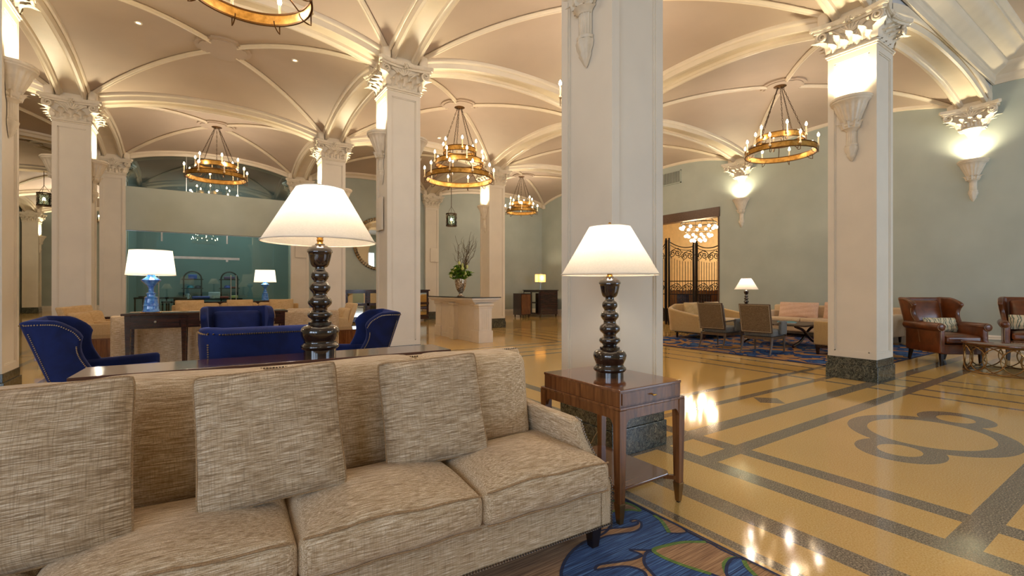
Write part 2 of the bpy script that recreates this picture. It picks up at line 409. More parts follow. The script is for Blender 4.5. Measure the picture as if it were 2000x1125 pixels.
# vaulted ceiling: one domed groin vault per bay
def vz(u, v):
    a, b = min(abs(u), abs(v)), max(abs(u), abs(v))
    return ZS + .14 + RISE*(1-a**2.4) + .27*(1-b*b)
BX = [(CX[i]+HW, CX[i+1]-HW) for i in range(3)] + [(CX[3]+HW, XE)]
BY = [(CY[i]+HW, CY[i+1]-HW) for i in range(6)]
bays = [(BX[i], BY[j]) for i in range(4) for j in range(3)] + [(BX[0], BY[j]) for j in range(3, 6)]
ce = MB()
for (x0, x1), (y0, y1) in bays:
    ce.grid(lambda u, v: (x0+(x1-x0)*u, y0+(y1-y0)*v, vz(2*u-1, 2*v-1)), 28, 28)
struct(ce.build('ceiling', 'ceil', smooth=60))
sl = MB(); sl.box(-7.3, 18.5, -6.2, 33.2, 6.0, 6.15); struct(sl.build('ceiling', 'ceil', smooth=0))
PROF = [(-.275, .22), (-.275, .10), (-.262, .075), (-.243, .07), (-.235, .09), (-.225, .06), (-.21, .0), (-.172, -.005), (-.155, .03), (-.135, .035), (-.12, .075), (-.04, .078), (.04, .078), (.12, .075), (.135, .035), (.155, .03), (.172, -.005), (.21, .0), (.225, .06), (.235, .09), (.243, .07), (.262, .075), (.275, .10), (.275, .22)]
def arch(x0, y0, x1, y1, prof=PROF, off=0, n=36):
    dx, dy = x1-x0, y1-y0; L = math.hypot(dx, dy); ux, uy = dx/L, dy/L; m = MB(); k = len(prof)
    m.grid(lambda a, b: (x0+dx*b-uy*(prof[round(a*(k-1))][0]+off), y0+dy*b+ux*(prof[round(a*(k-1))][0]+off), zarch(2*b-1)+prof[round(a*(k-1))][1]), k-1, n)
    return trim(m, smooth=50)
for j in range(4):
    for x0, x1 in BX: arch(x0, CY[j], x1, CY[j])
for i in range(4):
    for j in range(3): arch(CX[i], BY[j][0], CX[i], BY[j][1])
for j in (4, 5, 6): arch(BX[0][0], CY[j], BX[0][1], CY[j])
for i in (0, 1):
    for j in (3, 4, 5): arch(CX[i], BY[j][0], CX[i], BY[j][1])
RP = [(-.08, .24), (-.08, .13), (-.06, .10), (-.04, .11), (-.02, .09), (.0, .09), (.02, .2)]
for j in range(3): arch(XE, BY[j][0], XE, BY[j][1], [(-a, b) for a, b in RP][::-1])
for x0, x1 in BX[2:]: arch(x0, 16.6, x1, 16.6, [(p-.0, q) for p, q in RP])
# diagonal ribs and the eight-lobed plaque at each crown
for (x0, x1), (y0, y1) in bays:
    cx, cyy = (x0+x1)/2, (y0+y1)/2
    for sx, sy in ((-1, -1), (1, -1), (1, 1), (-1, 1)):
        pts = []
        for k in range(25):
            t = 1.0 - .985*k/24*.92
            u, v = sx*t, sy*t
            pts.append((cx+(x1-x0)/2*u, cyy+(y1-y0)/2*v, vz(u, v)-.022))
        m = MB(); m.tube(pts, .05, 8, sx=1, sy=.75)
        m.tube([(p[0], p[1], p[2]-.03) for p in pts], .02, 6)
        bx, by = cx+(x1-x0)/2*sx*.985, cyy+(y1-y0)/2*sy*.985
        m.rbox(bx-.07, bx+.07, by-.07, by+.07, ZS-.03, ZS+.17, .045, 2, 3)
        trim(m, 'trimp', smooth=45)
    m = MB(); n = 64; zt = vz(0, 0)+.03
    def rr(a): return .40+.035*abs(math.cos(2*a))**.5*(1 if abs(math.cos(2*a)) > .45 else -.6)
    for r_, za, zb in ((1, zt-.075, zt), (.86, zt-.095, zt-.07)):
        m.prism([(cx+rr(2*PI*k/n)*r_*math.cos(2*PI*k/n), cyy+rr(2*PI*k/n)*r_*math.sin(2*PI*k/n)) for k in range(n)], za, zb)
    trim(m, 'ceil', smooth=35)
# impost blocks over the columns
for i, x in enumerate(CX):
    for j, y in enumerate(CY[:4] if i else CY):
        m = MB(); m.box(x-.27, x+.27, y-.27, y+.27, 4.74, 5.35); trim(m, 'trimp', smooth=0)
for j in range(3):
    m = MB(); m.box(XE-.1, XE+.02, CY[j]-.27, CY[j]+.27, 4.8, 5.35); trim(m, 'trimp', smooth=0)
# spandrel wall and high ceiling of the front aisle, with its cornice
sp = MB(); N = 240
def zl(x):
    for x0, x1 in BX:
        if x0 <= x <= x1: return zarch(2*(x-x0)/(x1-x0)-1)+.09
    return 4.76
sp.grid(lambda u, v: (-7.1+(XE+7.1)*u, 2.338, zl(-7.1+(XE+7.1)*u)*(1-v)+5.75*v), N, 1)
struct(sp.build('wall_spandrel', 'southpaint', smooth=0))
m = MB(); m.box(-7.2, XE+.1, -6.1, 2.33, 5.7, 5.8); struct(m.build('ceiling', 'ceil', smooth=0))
CP = [(0, 5.14), (.03, 5.14), (.03, 5.2), (.05, 5.22), (.05, 5.3), (.09, 5.33), (.2, 5.38), (.24, 5.44), (.24, 5.47), (.3, 5.49), (.36, 5.5), (.4, 5.56), (.46, 5.6), (.5, 5.6), (.5, 5.63), (.56, 5.66), (.58, 5.7)]
m = MB(); m.grid(lambda u, v: ((-7.1+CP[round(v*16)][0])*(1-u)+(XE-CP[round(v*16)][0])*u, 2.32-CP[round(v*16)][0], CP[round(v*16)][1]), 1, 16); trim(m, 'trimp', smooth=50)
m = MB(); m.grid(lambda u, v: (XE-CP[round(v*16)][0], (2.32-CP[round(v*16)][0])*(1-u)-5.9*u, CP[round(v*16)][1]), 1, 16); trim(m, 'trimp', smooth=50)
# walls
D0, D1, DZ = 8.07, 10.75, 3.6
def wall(name, boxes, mat='green'):
    m = MB()
    for b in boxes: m.box(*b)
    return struct(m.build(name, mat, smooth=0))
wall('wall_east', [(XE, XE+.2, -6.1, D0, 0, 6), (XE, XE+.2, D1, 17, 0, 6), (XE, XE+.2, D0, D1, DZ, 6)])
wall('wall_north', [(2.9, XE, 16.75, 16.95, 0, 6)])
wall('wall_bulkhead', [(-1.79, 2.41, 16.62, 16.8, 2.82, 4.03)])
we = [-6.1] + [e for w in WINY for e in (w-1.25, w+1.25)] + [33.1]
wall('wall_west', [(-7.3, -7.1, -6.1, 2, 0, 1), (-7.3, -7.1, -6.1, 2, 4.3, 6)] + [(-7.3, -7.1, we[k], we[k+1], 1 if k < 4 else 0, 4.3) for k in (0, 2)] + [(-7.3, -7.1, we[4], 2, 1, 4.3), (-7.3, -7.1, 2, 33.1, 0, 6)])
for k, w in enumerate(WINY):
    m = MB()
    for a in (-1.25, -.04, 1.17): m.box(-7.24, -7.14, w+a, w+a+.08, 1.0, 4.3)
    for z in (1.0, 2.6, 4.22): m.box(-7.23, -7.15, w-1.25, w+1.25, z, z+.08)
    f = struct(m.build('window_%d' % (k+8), 'white', smooth=0)); m = MB(); m.box(-7.2, -7.19, w-1.2, w+1.2, 1.05, 4.25); m.build('pane', 'glass', f, smooth=0)
wall('wall_corridor', [(-2.1, -2.0, 17.2, 33, 0, 6)])
wall('wall_north_far', [(-7.2, -2.0, 33, 33.2, 0, 6)])
sb = [(-7.2, XE, -6.2, -6.0, 0, 1.0), (-7.2, XE, -6.2, -6.0, 4.2, 6)]
ed = [-7.2] + [e for w in WINX for e in (w-1.25, w+1.25)] + [XE]
for k in range(0, len(ed), 2): sb.append((ed[k], ed[k+1], -6.2, -6.0, 1.0, 4.2))
wall('wall_south', sb)
for k, w in enumerate(WINX):
    m = MB()
    for a in (-1.25, -.04, 1.17): m.box(w+a, w+a+.08, -6.14, -6.04, 1.0, 4.2)
    for z in (1.0, 2.5, 4.12): m.box(w-1.25, w+1.25, -6.13, -6.05, z, z+.08)
    f = struct(m.build('window_%d' % (k+1), 'white', smooth=0)); m = MB(); m.box(w-1.2, w+1.2, -6.1, -6.09, 1.05, 4.15); m.build('pane', 'glass', f, smooth=0)
BBP = [(0, 0), (.045, 0), (.045, .2), (.03, .225), (.035, .245), (.015, .28), (0, .28)]
def bboard(name, x0, y0, x1, y1, nx_, ny_):
    m = MB(); m.grid(lambda u, v: (x0+(x1-x0)*u+nx_*BBP[round(v*6)][0], y0+(y1-y0)*u+ny_*BBP[round(v*6)][0], BBP[round(v*6)][1]), 1, 6); struct(m.build(name, 'white', smooth=30))
bboard('baseboard_east', XE, -6, XE, D0-.12, -1, 0); bboard('baseboard_east', XE, D1+.1, XE, 16.7, -1, 0)
bboard('baseboard_north', 2.96, 16.75, XE, 16.75, 0, -1); bboard('baseboard_far', -7.1, 33, -2, 33, 0, -1)
# doorway casing on the east wall
m = MB(); m.box(XE-.04, XE+.24, D0-.02, D1+.02, DZ-.26, DZ+.02); m.box(XE+.0, XE+.24, D0-.01, D0+.05, 0, DZ); m.box(XE-.03, XE+.24, D1-.16, D1+.02, 0, DZ)
struct(m.build('door_1', 'doorwood', smooth=0))
# shopfront glass: below and above the bulkhead
m = MB(); m.box(-1.77, 2.39, 16.7, 16.712, 0.02, 2.82); w = struct(m.build('window_5', 'glass', smooth=0))
m = MB(); m.box(-1.77, 2.39, 16.69, 16.72, 2.8, 2.84); m.box(-1.77, 2.39, 16.69, 16.73, 0, .05); m.build('glazing_rail', 'steel', w, smooth=0)
for x in (-.98, .62):
    m = MB(); m.box(x-.03, x+.03, 16.68, 16.73, 2.0, 2.1); m.box(x-.02, x+.02, 16.68, 16.73, 2.55, 2.8); m.build('clamp', 'steel', w, smooth=0)
m = MB(); m.box(-1.15, .95, 16.66, 16.74, 2.06, 2.13); m.build('door_header', 'steel', w, smooth=0)
for x in (-1.22, -1.05, .72, .86):
    m = MB(); m.tube([(x, 16.66, .5), (x, 16.66, 1.6)], .014, 8); m.build('door_handle', 'steel', w)
m = MB(); m.grid(lambda u, v: (-1.77+4.16*u, 16.7, 4.03*(1-v)+(zarch(2*u-1)+.1)*v), 24, 2); lw = struct(m.build('window_6', 'darkglass', smooth=0))
for x in (-.4, .9):
    m = MB(); m.box(x-.008, x+.008, 16.685, 16.71, 4.03, 5.1); m.build('glazing_joint', 'steel', lw, smooth=0)
wall('wall_shop', [(-2.0, -1.9, 16.9, 20.6, 0, 6), (3.3, 3.4, 16.9, 20.6, 0, 6), (-2.0, 3.4, 20.5, 20.6, 0, 6)], 'teal')
# restaurant beyond the gates
wall('wall_restaurant', [(18.2, 18.4, 4.5, 15, 0, 6), (12.95, 18.2, 14.9, 15.0, 0, 6), (12.95, 18.2, 4.5, 4.6, 0, 6)], 'creamwall')
m = MB(); m.box(18.12, 18.2, 8.6, 11.2, 1.1, 2.6); struct(m.build('window_7', 'art', smooth=0))

# ---------------------------------------------------------------- columns
def shaft_mesh():
    m = MB(); a = .275
    def ring(w, z): return [(-w, -w, z), (w, -w, z), (w, w, z), (-w, w, z)]
    m.box(-.255, .255, -.255, .255, .28, 4.32)
    for s_ in (-1, 1):
        for t_ in (-1, 1): m.box(*sorted((s_*.20, s_*a)), *sorted((t_*.20, t_*a)), .28, 4.32)
    for k in range(4):
        c_, d_ = [(1, 0), (0, 1), (-1, 0), (0, -1)][k]
        def R(x, y): return (x*c_-y*d_, x*d_+y*c_)
        def bx(u0, u1, v0, v1, z0, z1):
            p, q = R(u0, v0), R(u1, v1); m.box(min(p[0], q[0]), max(p[0], q[0]), min(p[1], q[1]), max(p[1], q[1]), z0, z1)
        bx(.2, .2749, -.2, .2, .28, .36); bx(.2, .2749, -.2, .2, 4.22, 4.32)
        bx(.25, .266, -.2, -.186, .36, 4.22); bx(.25, .266, .186, .2, .36, 4.22); bx(.25, .266, -.2, .2, .36, .375); bx(.25, .266, -.2, .2, 4.205, 4.22)
    return m
def leaf(m, px, py, ang, z0, h, w, curl, lob=0):
    ca, sa = math.cos(ang), math.sin(ang)
    def fn(u, v):
        s_ = 2*u-1; ww = w*(math.sin(PI*min(1, v*.82+.16)))**.6*(1+.12*math.sin(v*14))
        out = .012+.03*v+curl*max(0, v-.45)**2*3.3-.02*s_*s_+.014*(1-abs(s_)*2 if abs(s_) < .5 else 0)
        z = z0+h*v-h*.75*max(0, v-.8)**1.3*2.2
        t_ = s_*ww/2
        return (px+out*ca-t_*sa, py+out*sa+t_*ca, z)
    m.grid(fn, 6, 9)
def spiral(m, c, t, b, r0, turns, rad, sgn=1):
    pts = []; rs = []
    for k in range(30):
        q = k/29; a = q*turns*2*PI*sgn+PI/2; r = r0*(1-q)**.8+.006
        pts.append(Vector(c)+Vector(t)*math.cos(a)*r+Vector(b)*math.sin(a)*r+Vector(t).cross(Vector(b))*(.03*q)); rs.append(rad*(1-.5*q))
    m.tube(pts, rs, 6)
Z4 = (0, PI/2, PI, -PI/2)
def capital_parts(par):
    m = MB()
    for a, z0, z1 in ((.288, 4.30, 4.325), (.30, 4.325, 4.345), (.283, 4.345, 4.37)): m.box(-a, a, -a, a, z0, z1)
    bevel(m.build('necking', 'sconcep', par, smooth=0), .006)
    m = MB(); m.hexa([(i*.27, j*.27, 4.36) for i, j in ((-1, -1), (1, -1), (1, 1), (-1, 1))], [(i*.33, j*.33, 4.68) for i, j in ((-1, -1), (1, -1), (1, 1), (-1, 1))])
    for a in Z4:
        ca, sa = math.cos(a), math.sin(a)
        def w_(f, t): return (f*ca-t*sa, f*sa+t*ca)
        for t in (-.21, -.07, .07, .21): leaf(m, *w_(.272, t), a, 4.365, .12, .12, .10)
        for t in (-.14, 0, .14): leaf(m, *w_(.277, t), a, 4.40, .17, .13, .12)
        for k in range(7):
            g = (k-3)*.36; p0 = w_(.305, 0); pts = [(*w_(.31+.02*q, .17*q*math.sin(g)), 4.55+.15*q*math.cos(g)) for q in (0, .35, .7, 1)]
            m.tube(pts, [.006, .018, .016, .006], 6)
        for s_ in (-1, 1):
            pts = [(*w_(.30+.05*q, s_*(.06+.17*q)), 4.50+.13*math.sin(q*PI*.55)) for q in [i/8 for i in range(9)]]
            m.tube(pts, [.012+.010*q/8 for q in range(9)], 6)
    for i, j in ((-1, -1), (1, -1), (1, 1), (-1, 1)): leaf(m, i*.275, j*.275, math.atan2(j, i), 4.38, .19, .15, .16)
    m.build('capital_bell', 'sconcep', par, smooth=50)
    for i, a in enumerate(Z4):
        ca, sa = math.cos(a), math.sin(a)
        for s_ in (-1, 1):
            m = MB(); c = (.372*ca-s_*.315*sa, .372*sa+s_*.315*ca, 4.605); spiral(m, c, (-sa*s_, ca*s_, 0), (0, 0, 1), .062, 1.9, .021, -1)
            m.build('volute', 'sconcep', par)
    m = MB()
    for zz0, zz1, g in ((4.655, 4.69, .0), (4.69, 4.70, .022), (4.70, 4.75, .03)):
        poly = []
        for k in range(4):
            a = Z4[k]
            for q in range(13):
                t = -1+q/6; f = .345+g+.075*abs(t)**2.2; tt = t*(.385+g); tt = max(-f, min(f, tt)); poly.append((f*math.cos(a)-tt*math.sin(a), f*math.sin(a)+tt*math.cos(a)))
        m.prism(poly, zz0, zz1)
    m.build('abacus', 'sconcep', par, smooth=30)
    for a in Z4:
        m = MB(); c = (.375*math.cos(a), .375*math.sin(a), 4.70); m.sphere(c, .026, 8)
        for k in range(6):
            g = 2*PI*k/6; m.sphere((c[0]-math.sin(a)*.034*math.cos(g), c[1]+math.cos(a)*.034*math.cos(g), c[2]+.034*math.sin(g)), .018, 6)
        m.build('rosette', 'sconcep', par)
def make_column():
    t = thing('column', 'x', 'column')
    m = MB(); m.box(-.295, .295, -.295, .295, 0, .19); m.box(-.283, .283, -.283, .283, .19, .285); bevel(m.build('plinth', 'marble', t, smooth=0), .004)
    shaft_mesh().build('shaft', 'plaster', t, smooth=0); capital_parts(t); return t
COLS = {(2, 0): 'cream square column in the centre foreground behind the walnut end table',
        (3, 0): 'cream column on a two-step marble plinth left of the brown leather armchairs',
        (2, 1): 'cream column standing right behind the blue wing chair at the right of the group',
        (1, 1): 'cream column cut off by the left edge of the picture behind the blue wing chair',
        (1, 2): 'wide cream column on the left with the pair of cream lounge chairs at its foot',
        (2, 2): 'cream column directly behind the big white conical lampshade on the console',
        (3, 2): 'cream column with black plinth just behind the right end of the white flower table',
        (1, 3): 'cream column forming the left jamb of the glass shopfront',
        (2, 3): 'cream column forming the right jamb of the glass shopfront',
        (3, 3): 'cream column engaged in the back wall left of the flower vase',
        (3, 1): 'cream column hidden behind the foreground column, beside the seating rug',
        (0, 6): 'small cream column farthest off, seen between the two left columns',
        (0, 4): 'cream column in the far left aisle behind the wide left column',
        (0, 5): 'second cream column along the far left aisle'}
base_col = None; COLOBJ = {}
for (i, j), lb in COLS.items():
    if base_col is None: base_col = make_column(); o = base_col; o.location = (CX[i], CY[j], 0); o['label'] = lb
    else: o = dup(base_col, (CX[i], CY[j], 0), 0, lb)
    COLOBJ[(i, j)] = o
# capitals carried by the east wall
def make_wall_capital():
    t = thing('wall_capital', 'x', 'capital'); n0 = len(bpy.data.objects)
    tmp = bpy.data.objects.new('tmp', None); capital_parts(tmp)
    for ch in [o for o in bpy.data.objects if o.parent == tmp]:
        me = ch.data
        xs_ = [v.co.x for v in me.vertices]
        if min(xs_) > .02: bpy.data.objects.remove(ch); continue
        for v in me.vertices:
            if v.co.z < 4.6:
                k = (4.6-v.co.z); v.co.y *= (1-.35*min(1, k/.3)); v.co.x *= (1-.25*min(1, k/.3))
            v.co.x = min(v.co.x+.12, .03)
        ch.parent = t
    bpy.data.objects.remove(tmp)
    m = MB(); m.lathe([(.17, .02), (.19, 0), (.15, -.03), (.12, -.06), (.09, -.11), (.06, -.16), (.03, -.19), (.0, -.2)][::-1], (0, 0, 4.34), 20, PI/2, 3*PI/2)
    m.build('pendant_drop', 'sconcep', t); return t
wc = make_wall_capital()
WCL = ['carved wall capital nearest the right edge, above the leather armchairs', 'carved wall capital right of the iron gate doorway, above the seating group', 'carved wall capital on the right-hand wall hidden behind the foreground column']
for k in range(3):
    o = wc if k == 0 else dup(wc, (0, 0, 0)); o.location = (XE, CY[k], .02); o['label'] = WCL[k]
# plaster uplight brackets
def make_sconce():
    t = thing('wall_sconce', 'x', 'wall sconce')
    pr = [(.225, 0), (.238, -.012), (.24, -.035), (.225, -.05), (.228, -.062), (.212, -.078), (.19, -.10), (.18, -.13), (.155, -.19), (.13, -.25), (.108, -.30), (.100, -.33)]
    fl_ = lambda a, z: 1+(.035*math.cos(a*18) if z < -.09 else 0)
    m = MB(); m.lathe([(r, z) for r, z in pr][::-1], (0, 0, 0), 54, -PI/2, PI/2, fl_); m.add([(0, -.225, 0), (0, .225, 0), (0, .1, -.33), (0, -.1, -.33)], [(0, 1, 2, 3)])
    m.lathe([(.225, 0), (.195, 0), (.15, -.05), (0.001, -.055)], (0, 0, 0), 32, -PI/2, PI/2)
    m.build('bowl', 'sconcep', t, smooth=45)
    m = MB(); m.lathe([(.100, -.33), (.112, -.345), (.108, -.37), (.092, -.385), (.098, -.40), (.07, -.42), (.06, -.44)][::-1], (0, 0, 0), 24, -PI/2, PI/2)
    for k in range(5): a = -PI/2+PI*(k+.5)/5; leaf(m, .085*math.cos(a), .085*math.sin(a), a, -.40, .10, .055, .05)
    m.build('collar', 'sconcep', t)
    m = MB(); m.lathe([(.062, -.42), (.056, -.44), (.055, -.59), (.062, -.60), (.074, -.61), (.07, -.63)][::-1], (0, 0, 0), 40, -PI/2, PI/2, lambda a, z: 1+(.06*math.cos(a*16) if -.59 <= z <= -.44 else 0)); m.build('fluted_stem', 'sconcep', t, smooth=50)
    m = MB(); m.lathe([(.07, -.63), (.078, -.65), (.07, -.69), (.05, -.73), (.055, -.745), (.035, -.78), (.02, -.81), (.001, -.83)][::-1], (0, 0, 0), 16, -PI/2, PI/2, lambda a, z: 1+.08*math.cos(a*7)); m.build('finial', 'sconcep', t, smooth=50)
    m = MB(); m.lathe([(.09, -.03), (.001, -.03)], (.09, 0, 0), 20, caps=False); m.build('uplight_lens', 'glowup', t); return t
sconce0 = make_sconce(); first = [True]
def sconce(x, y, rz, label, power=P_SCONCE, tilt=0, z=3.69, lit=True):
    if not first[0]: dup(sconce0, (x, y, z), rz, label)   # the copy brings its own lamp
    else:
        o = sconce0; first[0] = False; o.location = (x, y, z); o.rotation_euler = (0, 0, rz); o['label'] = label
        light('SPOT', (.115, 0, .02), power, (1, .86, .58), .07, (PI, 0, 0), angle=math.radians(150), blend=.8, name='uplight', parent=o)
names = {(2, 0): 'centre foreground column', (3, 0): 'column left of the leather armchairs', (2, 1): 'column behind the right blue wing chair', (1, 1): 'column cut by the left picture edge', (1, 2): 'wide left column', (2, 2): 'column behind the big white lampshade', (3, 2): 'column behind the flower table', (3, 1): 'column hidden behind the foreground column', (0, 6): 'farthest small column', (0, 4): 'hidden far left aisle column', (0, 5): 'second far aisle column'}
for k, nm in names.items():
    x, y = CX[k[0]], CY[k[1]]
    if k[0] > 0: sconce(x-.262, y, PI, 'plaster uplight bracket on the left face of the '+nm)
    if k[0] < 3 or k in ((3, 2), (3, 1)): sconce(x+.262, y, 0, 'plaster uplight bracket on the right face of the '+nm)
    elif k == (3, 0): sconce(x+.262, y, 0, 'plaster uplight bracket on the far side of the '+nm)
for k in range(3): sconce(XE, CY[k], PI, ['plaster uplight bracket on the green wall near the right edge', 'plaster uplight bracket on the green wall right of the doorway', 'plaster uplight bracket on the right-hand wall behind the foreground column'][k], z=3.75)
# recessed downlights
def vault_z(x, y):
    for (x0, x1), (y0, y1) in bays:
        if x0 <= x <= x1 and y0 <= y <= y1: return vz(2*(x-x0)/(x1-x0)-1, 2*(y-y0)/(y1-y0)-1)
    return 5.4
def downlight(x, y, label):
    z = vault_z(x, y); t = thing('recessed_downlight', label, 'ceiling light', (x, y, z-.012))
    m = MB(); m.lathe([(.032, 0), (.05, -.006), (.056, .0), (.056, .02)], (0, 0, 0), 20, caps=False); m.build('ring', 'white', t)
    m = MB(); m.lathe([(.001, .004), (.034, .004)], (0, 0, 0), 16, caps=False); m.build('lens', 'glowup', t)
    light('SPOT', (0, 0, -.02), P_DOWN, SOFT, .03, (0, 0, 0), angle=math.radians(90), blend=.8, name='downlight_beam', parent=t)
for x, y, l in ((-.85, 9.41, 'small recessed downlight in the vault above the left column, left of the crown plaque'), (1.42, 9.37, 'small recessed downlight in the vault between the crown plaque and the tall column'),
                (6.65, 14.32, 'small recessed downlight in the far vault, lower of the pair right of the conical lampshade'), (5.35, 11.6, 'small recessed downlight in the far vault beside the lit column capital'), (-3.04, 14.04, 'small recessed downlight in the dim vault at the far left')):
    downlight(x, y, l)
# ---------------------------------------------------------------- chandeliers
def chandelier(x, y, zlow, tiers, label, dim=1):
    t = thing('chandelier', label, 'chandelier', (x, y, 0), group='gold ring chandeliers')
    zt = 5.47
    m = MB(); m.lathe([(.02, -.09), (.03, -.085), (.10, -.07), (.13, -.05), (.13, -.02), (.11, 0)], (0, 0, zt+.02), 28); m.build('canopy', 'goldrim', t)
    r_top = tiers[-1][0]; ztop = tiers[-1][1]
    for k in range(5):
        a = 2*PI*k/5+.3; p0 = Vector((.05*math.cos(a), .05*math.sin(a), zt-.06)); p1 = Vector((r_top*math.cos(a), r_top*math.sin(a), ztop+.06)); L = (p1-p0).length; n = int(L/.055)
        m = MB()
        for i in range(n):
            c = p0.lerp(p1, (i+.5)/n); d = (p1-p0).normalized(); sd = d.cross(Vector((0, 0, 1))).normalized() if i % 2 else d.cross(Vector((0, 0, 1))).normalized().cross(d)
            m.tube([c+d*.032*math.cos(g)+sd*.012*math.sin(g) for g in [2*PI*q/8 for q in range(8)]], .0045, 5, True)
        m.build('chain', 'chain', t)
    if len(tiers) > 1:
        for (ra, za, _), (rb, zb, _) in zip(tiers, tiers[1:]):
            for k in range(4):
                a = 2*PI*k/4+.5; m = MB(); m.tube([(rb*math.cos(a), rb*math.sin(a), zb-.03), (rb*math.cos(a), rb*math.sin(a), zb-.11), (ra*.995*math.cos(a), ra*.995*math.sin(a), za+.05)], .007, 6); m.build('hanger_rod', 'goldrim', t)
    for ti, (r, z, nc) in enumerate(tiers):
        m = MB(); h = .055
        m.lathe([(r, -h), (r, h), (r-.008, h), (r-.008, -h), (r, -h)], (0, 0, z), 72, mi=0, caps=False)
        g = m.build('ring_band', 'gold', t, smooth=30)
        for zz in (-h, h):
            m = MB(); m.lathe([(r-.012, -.009), (r+.007, -.009), (r+.007, .009), (r-.012, .009), (r-.012, -.009)], (0, 0, z+zz), 72, caps=False); m.build('rim', 'goldrim', g, smooth=30)
        for k in range(nc):
            a = 2*PI*(k+.5*ti)/nc+.2; ca, sa = math.cos(a), math.sin(a); R_ = r+.028
            m = MB(); m.tube([((r-.09+.0*q)*ca if q == 0 else (R_-.118*math.cos(q*PI/2)**1)*ca, (r-.09)*sa if q == 0 else (R_-.118*math.cos(q*PI/2))*sa, z-h+.0-.075*math.sin(q*PI/2)-.0) for q in [i/6 for i in range(7)]] + [(R_*ca, R_*sa, z-h+.02), (R_*ca, R_*sa, z+.02)], .0065, 6)
            ar = m.build('candle_arm', 'goldrim', t)
            m = MB(); m.lathe([(.014, z-.02), (.026, z-.005), (.022, z+.02), (.013, z+.03), (.013, z+.175), (.001, z+.18)], (R_*ca, R_*sa, 0), 10); m.build('candle_sleeve', 'candle', ar)
            m = MB(); m.lathe([(.004, .175), (.018, .188), (.023, .208), (.017, .234), (.002, .262)], (R_*ca, R_*sa, z), 10); m.build('bulb', 'glow', ar)
    rl, zl_ = tiers[0][0], tiers[0][1]
    for k in range(5):   # the candles' own light, at five of the bulbs
        a = 2*PI*k/5+.2; light('POINT', ((rl+.02)*math.cos(a), (rl+.02)*math.sin(a), zl_+.29), P_CHAND*dim*(1.25 if len(tiers) > 2 else 1)/5, (1, .86, .70), .03, name='candle_light', parent=t)
    return t
def tt(r, z): return [(r, z, 8), (r*.68, z+.27, 6)]
chandelier(.1, -1.6, 0, tt(.66, 4.05), 'added gold ring chandelier, unseen above and behind the viewer, lighting the sofa', .25)  # out-of-view chandelier, added to brighten the foreground sofa
chandelier(-4.4, 9.75, 0, tt(.66, 4.05), 'added gold ring chandelier brightening the left aisle, hidden behind the left columns')  # added so the far left aisle is less dark
chandelier(-4.42, 26.5, 0, tt(.66, 4.1), 'farthest gold ring chandelier, in the slit between the two left columns', 3)
chandelier(.36, 4.95, 0, tt(.54, 4.0), 'gold ring chandelier cropped by the top edge of the picture')
chandelier(.31, 14.5, 0, tt(.69, 4.13), 'two-ring gold chandelier hanging before the glass shopfront bulkhead')
chandelier(5.02, 9.75, 0, [(.78, 3.78, 10), (.56, 4.12, 8), (.38, 4.40, 6)], 'largest gold chandelier with three stacked rings above the flower table')
chandelier(10.1, 4.99, 0, tt(.66, 4.05), 'two-ring gold chandelier left of the right column, above the seating rug')
chandelier(10.1, 14.5, 0, tt(.58, 4.12), 'small distant two-ring chandelier just left of the foreground column')
chandelier(5.02, 4.99, 0, tt(.66, 4.05), 'gold ring chandelier hidden behind the foreground column')
chandelier(10.1, 9.75, 0, tt(.66, 4.05), 'gold ring chandelier in the middle bay behind the foreground column')
# ---------------------------------------------------------------- lanterns
def lantern(x, y, z, label, zc):
    t = thing('lantern', label, 'lantern', (x, y, z))
    for zz in (-.2, .2):
        m = MB(); m.lathe([(.17, -.02), (.19, -.02), (.19, .02), (.17, .02), (.17, -.02)], (0, 0, zz), 28, caps=False); m.build('hoop', 'chain', t, smooth=30)
    for k in range(6):
        a = 2*PI*k/6; m = MB()
        for s_ in (-1, 1): m.tube([(.182*math.cos(a+s_*.5*math.cos(q*PI)), .182*math.sin(a+s_*.5*math.cos(q*PI)), -.2+.4*q) for q in [i/10 for i in range(11)]], .007, 5)
        m.build('cage_bar', 'chain', t)
    m = MB(); m.lathe([(.168, -.19), (.168, .19)], (0, 0, 0), 24, caps=False); m.build('glass_cylinder', 'glass', t)
    m = MB(); m.lathe([(.02, -.16), (.02, -.02)], (0, 0, 0), 8); m.build('candle_sleeve', 'candle', t)
    m = MB(); m.sphere((0, 0, .02), .035, 10, sz=1.4); m.build('bulb', 'glow', t)
    m = MB(); m.tube([(0, 0, .45), (0, 0, zc-z)], .01, 6)
    for k in range(3): a = 2*PI*k/3; m.tube([(.18*math.cos(a), .18*math.sin(a), .2), (0, 0, .47)], .006, 5)
    m.build('chain', 'chain', t)
    light('POINT', (0, 0, .03), 14, WARM, .05, name='lantern_light', parent=t)
lantern(7.15, 14.5, 3.55, 'round caged lantern hanging right of the back wall column, left of the vase twigs', 5.24)
lantern(-4.42, 21.6, 4.16, 'round caged lantern in the far left aisle, half hidden by the wide left column', 5.24)

